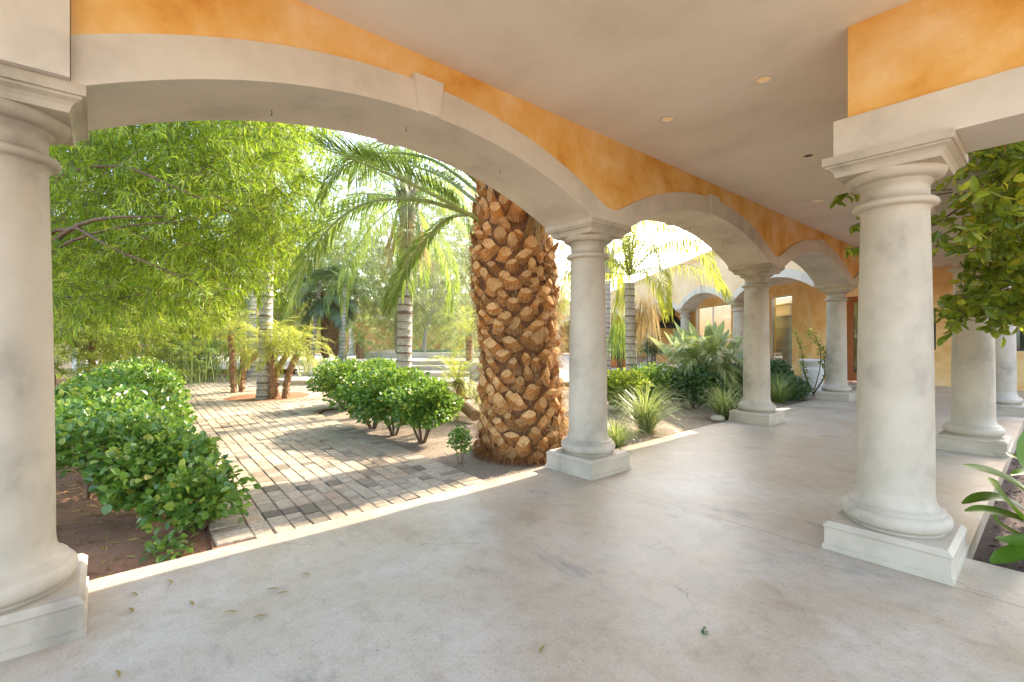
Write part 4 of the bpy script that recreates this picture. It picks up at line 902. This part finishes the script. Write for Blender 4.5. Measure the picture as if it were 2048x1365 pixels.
b.build('stems', 'bark', vn); b = MB(); P = np.concatenate(P); leaves(b, P, np.concatenate(D), .065 * rng.uniform(.7, 1.2, len(P)), .035, .2, .1); b.build('foliage', 'lf_bright', vn)

# ficus tree on the right
ft0 = np.array([1.35, 6.6, -.14])
ft = thing('ficus_tree', 'broad leaved tree at right whose branch droops in front of the columns', 'tree', ft0); b = MB(); R_ = lambda p: np.array(p) - ft0
f0 = np.array([1.2, 6.5, 1.9])
limbs(b, [([R_(ft0), R_(f0 * np.array([1, 1, .5])), R_(f0)], .07, .05), ([R_(f0), R_(A3(2075, 578, 5.1)), R_(A3(2030, 572, 5.1)), R_(A3(2008, 520, 5.1)), R_(A3(1998, 440, 5.1)), R_(A3(1985, 400, 5.1))], .03, .01),
    ([R_(f0), R_(A3(2040, 440, 5.3)), R_(A3(1960, 400, 5.0)), R_(A3(1900, 430, 4.8)), R_(A3(1880, 440, 4.7))], .022, .005), ([R_(f0), R_(A3(2045, 520, 5)), R_(A3(1985, 570, 4.8)), R_(A3(1930, 605, 4.7)), R_(A3(1900, 618, 4.6))], .016, .004),
    ([R_(f0), R_((1.1, 6.4, 3.2)), R_((1.4, 6.6, 4.4))], .04, .015)]); b.build('trunk', 'bark', ft, True)
def fic():
    u_ = rng.uniform()
    if u_ < .66:
        px, py, dd = rng.uniform(1868, 2110), rng.uniform(262, 500), rng.uniform(3.45, 5.2)
        if py > 505 - max(0, 1960 - px) * .5: return None
    elif u_ < .84:
        px = rng.uniform(1900, 2110); py = 610 - (px - 1900) * .25 + rng.normal(0, 20); dd = rng.uniform(4.3, 5.0)
    elif u_ < .95: px, py, dd = rng.uniform(1985, 2110), rng.uniform(490, 610), rng.uniform(4.2, 5.2)
    else: px, py, dd = rng.uniform(1985, 2060), rng.uniform(610, 650), rng.uniform(4.6, 5.0)
    p = A3(px, py, dd)
    if p[2] > 2.45 and p[0] < -.46: return None
    return p
foliage_px(ft0, 370, fic, 10, .26, .115, .052, ['lf_ficus', 'bark'], ft, broad=True, fold=.12)
def fic2(): return np.array([rng.uniform(-.35, 2.8), rng.uniform(5.0, 8.6), rng.uniform(2.8, 5.2)])
foliage_px(ft0, 420, fic2, 12, .34, .11, .05, ['lf_ficus', 'bark'], ft, broad=True, name='upper_crown')  # crown widened and thickened to keep sun off the porch floor
def fic3(): return np.array([rng.uniform(.1, 1.6), rng.uniform(5.0, 7.6), rng.uniform(1.3, 3.0)])
def fic4(): return np.array([rng.uniform(-.5, .15), rng.uniform(6.3, 9.2), rng.uniform(2.45, 4.9)])
foliage_px(ft0, 640, fic4, 13, .3, .11, .05, ['lf_ficus', 'bark'], ft, broad=True, name='sun_block_foliage_back')  # extra foliage behind the drooping branch, added to block sun spots on the floor
foliage_px(ft0, 420, fic3, 12, .34, .11, .05, ['lf_ficus', 'bark'], ft, broad=True, name='sun_block_foliage_low')  # mostly out of view; added to stop sun flecks reaching the floor
b = MB()                                                   # sprigs reaching into the walkway
for pts in ([(1905, 380, 4.35), (1750, 385, 4.3), (1700, 388, 4.25), (1672, 402, 4.2)], [(1905, 385, 4.35), (1760, 410, 4.3), (1706, 425, 4.25)], [(1905, 440, 4.4), (1740, 488, 4.35), (1690, 500, 4.3)], [(1905, 480, 4.4), (1750, 445, 4.35), (1702, 452, 4.3)]):
    q = smooth_path([R_(A3(*p)) for p in pts], 12); b.tube(q, np.linspace(.006, .002, 12), 4, 1); m = 14; t = rng.uniform(.5, 1, m)
    leaves(b, np.stack([np.interp(t, np.linspace(0, 1, 12), q[:, c]) for c in range(3)], 1), rnd(m) * .8 + np.array([0, 0, -.6]), .10, .045, .15, .1)
b.build('sprigs', ['lf_ficus', 'bark'], ft)

# strap leaved plant at right foreground
spb = np.array([.12, 4.95, -.14]); spt = thing('strap_plant', 'bright green strap leaved plant in the mulch bed at the right edge', 'plant', spb)
def strap(pts, w, mi=0):
    P = smooth_path(pts, 12) - spb; T = np.gradient(P, axis=0); up_ = np.array([.25, -.45, 1.]); Sd = unit(np.cross(T, up_)); N = unit(np.cross(Sd, T)); t = np.linspace(0, 1, 12); ww = w * np.sin(np.clip(t * .93 + .05, 0, 1) * pi) ** .65
    V = np.stack([P + Sd * ww[:, None] * .5 + N * ww[:, None] * .14, P, P - Sd * ww[:, None] * .5 + N * ww[:, None] * .14], 1); i = np.arange(11)[:, None] * 3
    b = MB(); b.add(V.reshape(-1, 3), np.concatenate([i + np.array([[0, 1, 4, 3]]), i + np.array([[1, 2, 5, 4]])])); b.build('leaf', 'lf_strap', spt, True)
for pts, w in (([(2085, 1050, 3.5), (2050, 985, 3.5), (1990, 950, 3.45), (1926, 932, 3.4)], .115), ([(2095, 1085, 3.4), (2050, 1045, 3.35), (2005, 995, 3.3), (1976, 958, 3.3)], .16), ([(2080, 1040, 3.5), (2010, 1000, 3.5), (1960, 996, 3.5), (1924, 1008, 3.5)], .07),
               ([(2090, 1065, 3.4), (2030, 1035, 3.35), (1970, 1022, 3.3), (1930, 1024, 3.25)], .075), ([(2090, 1090, 3.35), (2040, 1075, 3.3), (2000, 1050, 3.25), (1985, 1030, 3.25)], .09), ([(2110, 1110, 3.2), (2060, 1100, 3.15), (2010, 1115, 3.1), (1982, 1126, 3.08)], .085),
               ([(2100, 1020, 3.7), (2060, 930, 3.8), (2030, 915, 3.9), (2012, 905, 4.0)], .07), ([(2110, 1060, 3.4), (2070, 960, 3.3), (2060, 900, 3.3), (2080, 840, 3.3)], .13), ([(2100, 1085, 3.3), (2060, 1080, 3.2), (2020, 1085, 3.15), (1992, 1078, 3.12)], .07), ([(2090, 960, 4.3), (2050, 945, 4.3), (2020, 950, 4.3)], .06)):
    strap([A3(*p) for p in pts], w * 1.3)
# plant at far right edge by the last column
gp = grass('pale spiky palm tuft at the right edge by the last column', np.array([.35, 8.0, .9]), 0 + 60, .8, .03, 'lf_palm', None, .5, 'spiky_tuft') if False else None

# ------------------------------------------------------------------ small things
def downlight(label, px, py, lens='lamplit'):
    d_ = FPX * (ZC - HC) / (YH - py); p = A3(px, py, d_); p[2] = ZC
    t = thing('recessed_light', label, 'ceiling light', p, 0, 'recessed lights in the ceiling')
    MB().lathe([(.048, -.001), (.050, -.008), (.085, -.006), (.092, -.001)], 28).build('trim_ring', 'ceiling', t, True)
    MB().lathe([(.050, -.004), (.040, -.0025), (.0, -.002)], 24).build('lens', lens, t, True)
downlight('recessed ceiling light nearest the viewer, left of the ochre beam wall', 1527, 158)
downlight('recessed ceiling light nearest the ochre arcade wall', 1335, 237)
downlight('recessed ceiling light beside the beam end above the right column', 1617, 311, 'dark')
downlight('smallest recessed ceiling light, furthest along the walkway', 1634, 402)
def nail(px, py, lab, d_):
    p = A3(px, py, d_); c = (p[1] - ROWS[0]); p[2] = float(intr(np.array([c]), 4)[0])
    t = thing('nail', lab, 'nail', p, 0, 'nails in the arch undersides'); b = MB(); b.tube([(0, 0, .01), (.004, .002, -.036)], .0022, 6); b.lathe([(0, -.037), (.006, -.037), (.006, -.034), (0, -.033)], 10); b.build('shank', 'rust', t)
for px, py, lb_, d_ in ((543, 212, 'nail in the first arch underside, left of its keystone', 3.25), (812, 266, 'nail in the first arch underside below the keystone', 3.75), (1000, 349, 'nail in the first arch underside near the palm trunk', 4.4),
                        (1380, 445, 'nail in the second arch underside near its crown', 7.1), (1445, 478, 'nail in the second arch underside right of its crown', 7.6)): nail(px, py, lb_, d_)
for k, (px, py, a) in enumerate([(262, 1222, .3), (462, 1226, .9), (565, 1188, 1.4), (383, 1208, .2), (520, 1235, 1.2), (268, 1190, .5), (962, 1003, .1), (236, 1350, .2), (545, 1180, 1.0), (612, 1150, .6), (340, 1165, .4), (1085, 1300, 2.)]):
    p = G(px, py, .003); b = MB(); q = smooth_path([(-.036, 0, .004), (0, .003, .007), (.036, -.002, .004)], 7); w = .0065 * np.sin(np.linspace(.12, pi - .1, 7))
    V = np.stack([q + np.stack([0 * w, w, .3 * w], 1), q, q + np.stack([0 * w, -w, .3 * w], 1)], 1); i = np.arange(6)[:, None] * 3
    b.add(V.reshape(-1, 3), np.concatenate([i + np.array([[0, 1, 4, 3]]), i + np.array([[1, 2, 5, 4]])])); o = b.build('fallen_leaf', 'lf_dry', None, True, p, a); tag(o, 'thin dry leaf lying on the concrete floor', 'leaf', 'fallen leaves on the concrete floor')
sc_ = G(1408, 1265, .0); b = MB(); leaves(b, np.repeat(sc_[None], 14, 0) + rng.normal(0, .006, (14, 3)) + (0, 0, .006), rnd(14) * np.array([1, 1, .4]), .02, .012); o = b.build('leaf_scrap', 'lf_dark'); tag(o, 'tiny dark green leaf scrap lying on the concrete at right', 'leaf')
n = 900; x = rng.uniform(-7.5, -3.85, n); y = rng.uniform(-2.2, .55, n); b = MB(); leaves(b, np.stack([x, y, np.full(n, -.036)], 1), rnd(n) * np.array([1, 1, .12]), .085 * rng.uniform(.5, 1.2, n), .014, .15, .1, np.repeat([[0, 0, 1.]], n, 0)); tag(b.build('leaf_litter', 'lf_dry'), 'dry yellow leaf litter scattered on the red soil under the hedge', 'leaf litter', None, 'stuff')
n = 5200; x = rng.uniform(-8.5, -3.82, n); y = rng.uniform(3.0, 11.5, n); P = np.stack([x, y, np.full(n, -.038)], 1); P = P[P[:, 1] > 3.02 - (P[:, 0] + 3.79) * .036]; n = len(P); s_ = rng.uniform(.004, .012, n)
oct_ = np.array([(1, 0, 0), (0, 1, 0), (-1, 0, 0), (0, -1, 0), (0, 0, .8)]); V = P[:, None] + oct_[None] * s_[:, None, None] * rng.uniform(.7, 1.3, (n, 5, 1)); o_ = np.arange(n)[:, None] * 5
b = MB(); b.add(V.reshape(-1, 3), np.concatenate([o_ + np.array([[i, (i + 1) % 4, 4]]) for i in range(4)])); tag(b.build('gravel', 'paver'), 'loose tan gravel scattered round the date palm', 'gravel', None, 'stuff')
n = 5000; x = rng.uniform(-.38, 2.2, n); y = rng.uniform(4.33, 9.5, n); b = MB(); leaves(b, np.stack([x, y, np.full(n, -.132)], 1), rnd(n) * np.array([1, 1, .35]), rng.uniform(.015, .05, n), rng.uniform(.008, .02, n), .2, .1, np.repeat([[0, 0, 1.]], n, 0)); tag(b.build('mulch_chips', 'mulchip'), 'dark brown bark mulch covering the bed at the right edge', 'mulch', None, 'stuff')
st_ = thing('edging_stone', 'small rounded stone by the slab edge left of the second near column', 'stone', G(1436, 842, -.03)); MB().lathe([(0, 0), (.10, 0), (.13, .03), (.12, .07), (.07, .10), (0, .11)], 14).build('stone', 'stone', st_, True)
fl = thing('fallen_log', 'leaning brown palm trunk low behind the small palm and shrubs', 'log', G(935, 800, -.04)); b = MB(); P = smooth_path([A3(905, 795, 9.2) - G(935, 800, -.04), A3(930, 815, 8.6) - G(935, 800, -.04), A3(950, 832, 8.2) - G(935, 800, -.04)], 8); b.tube(P, .10, 10); b.build('bark', 'fibre_bark', fl)
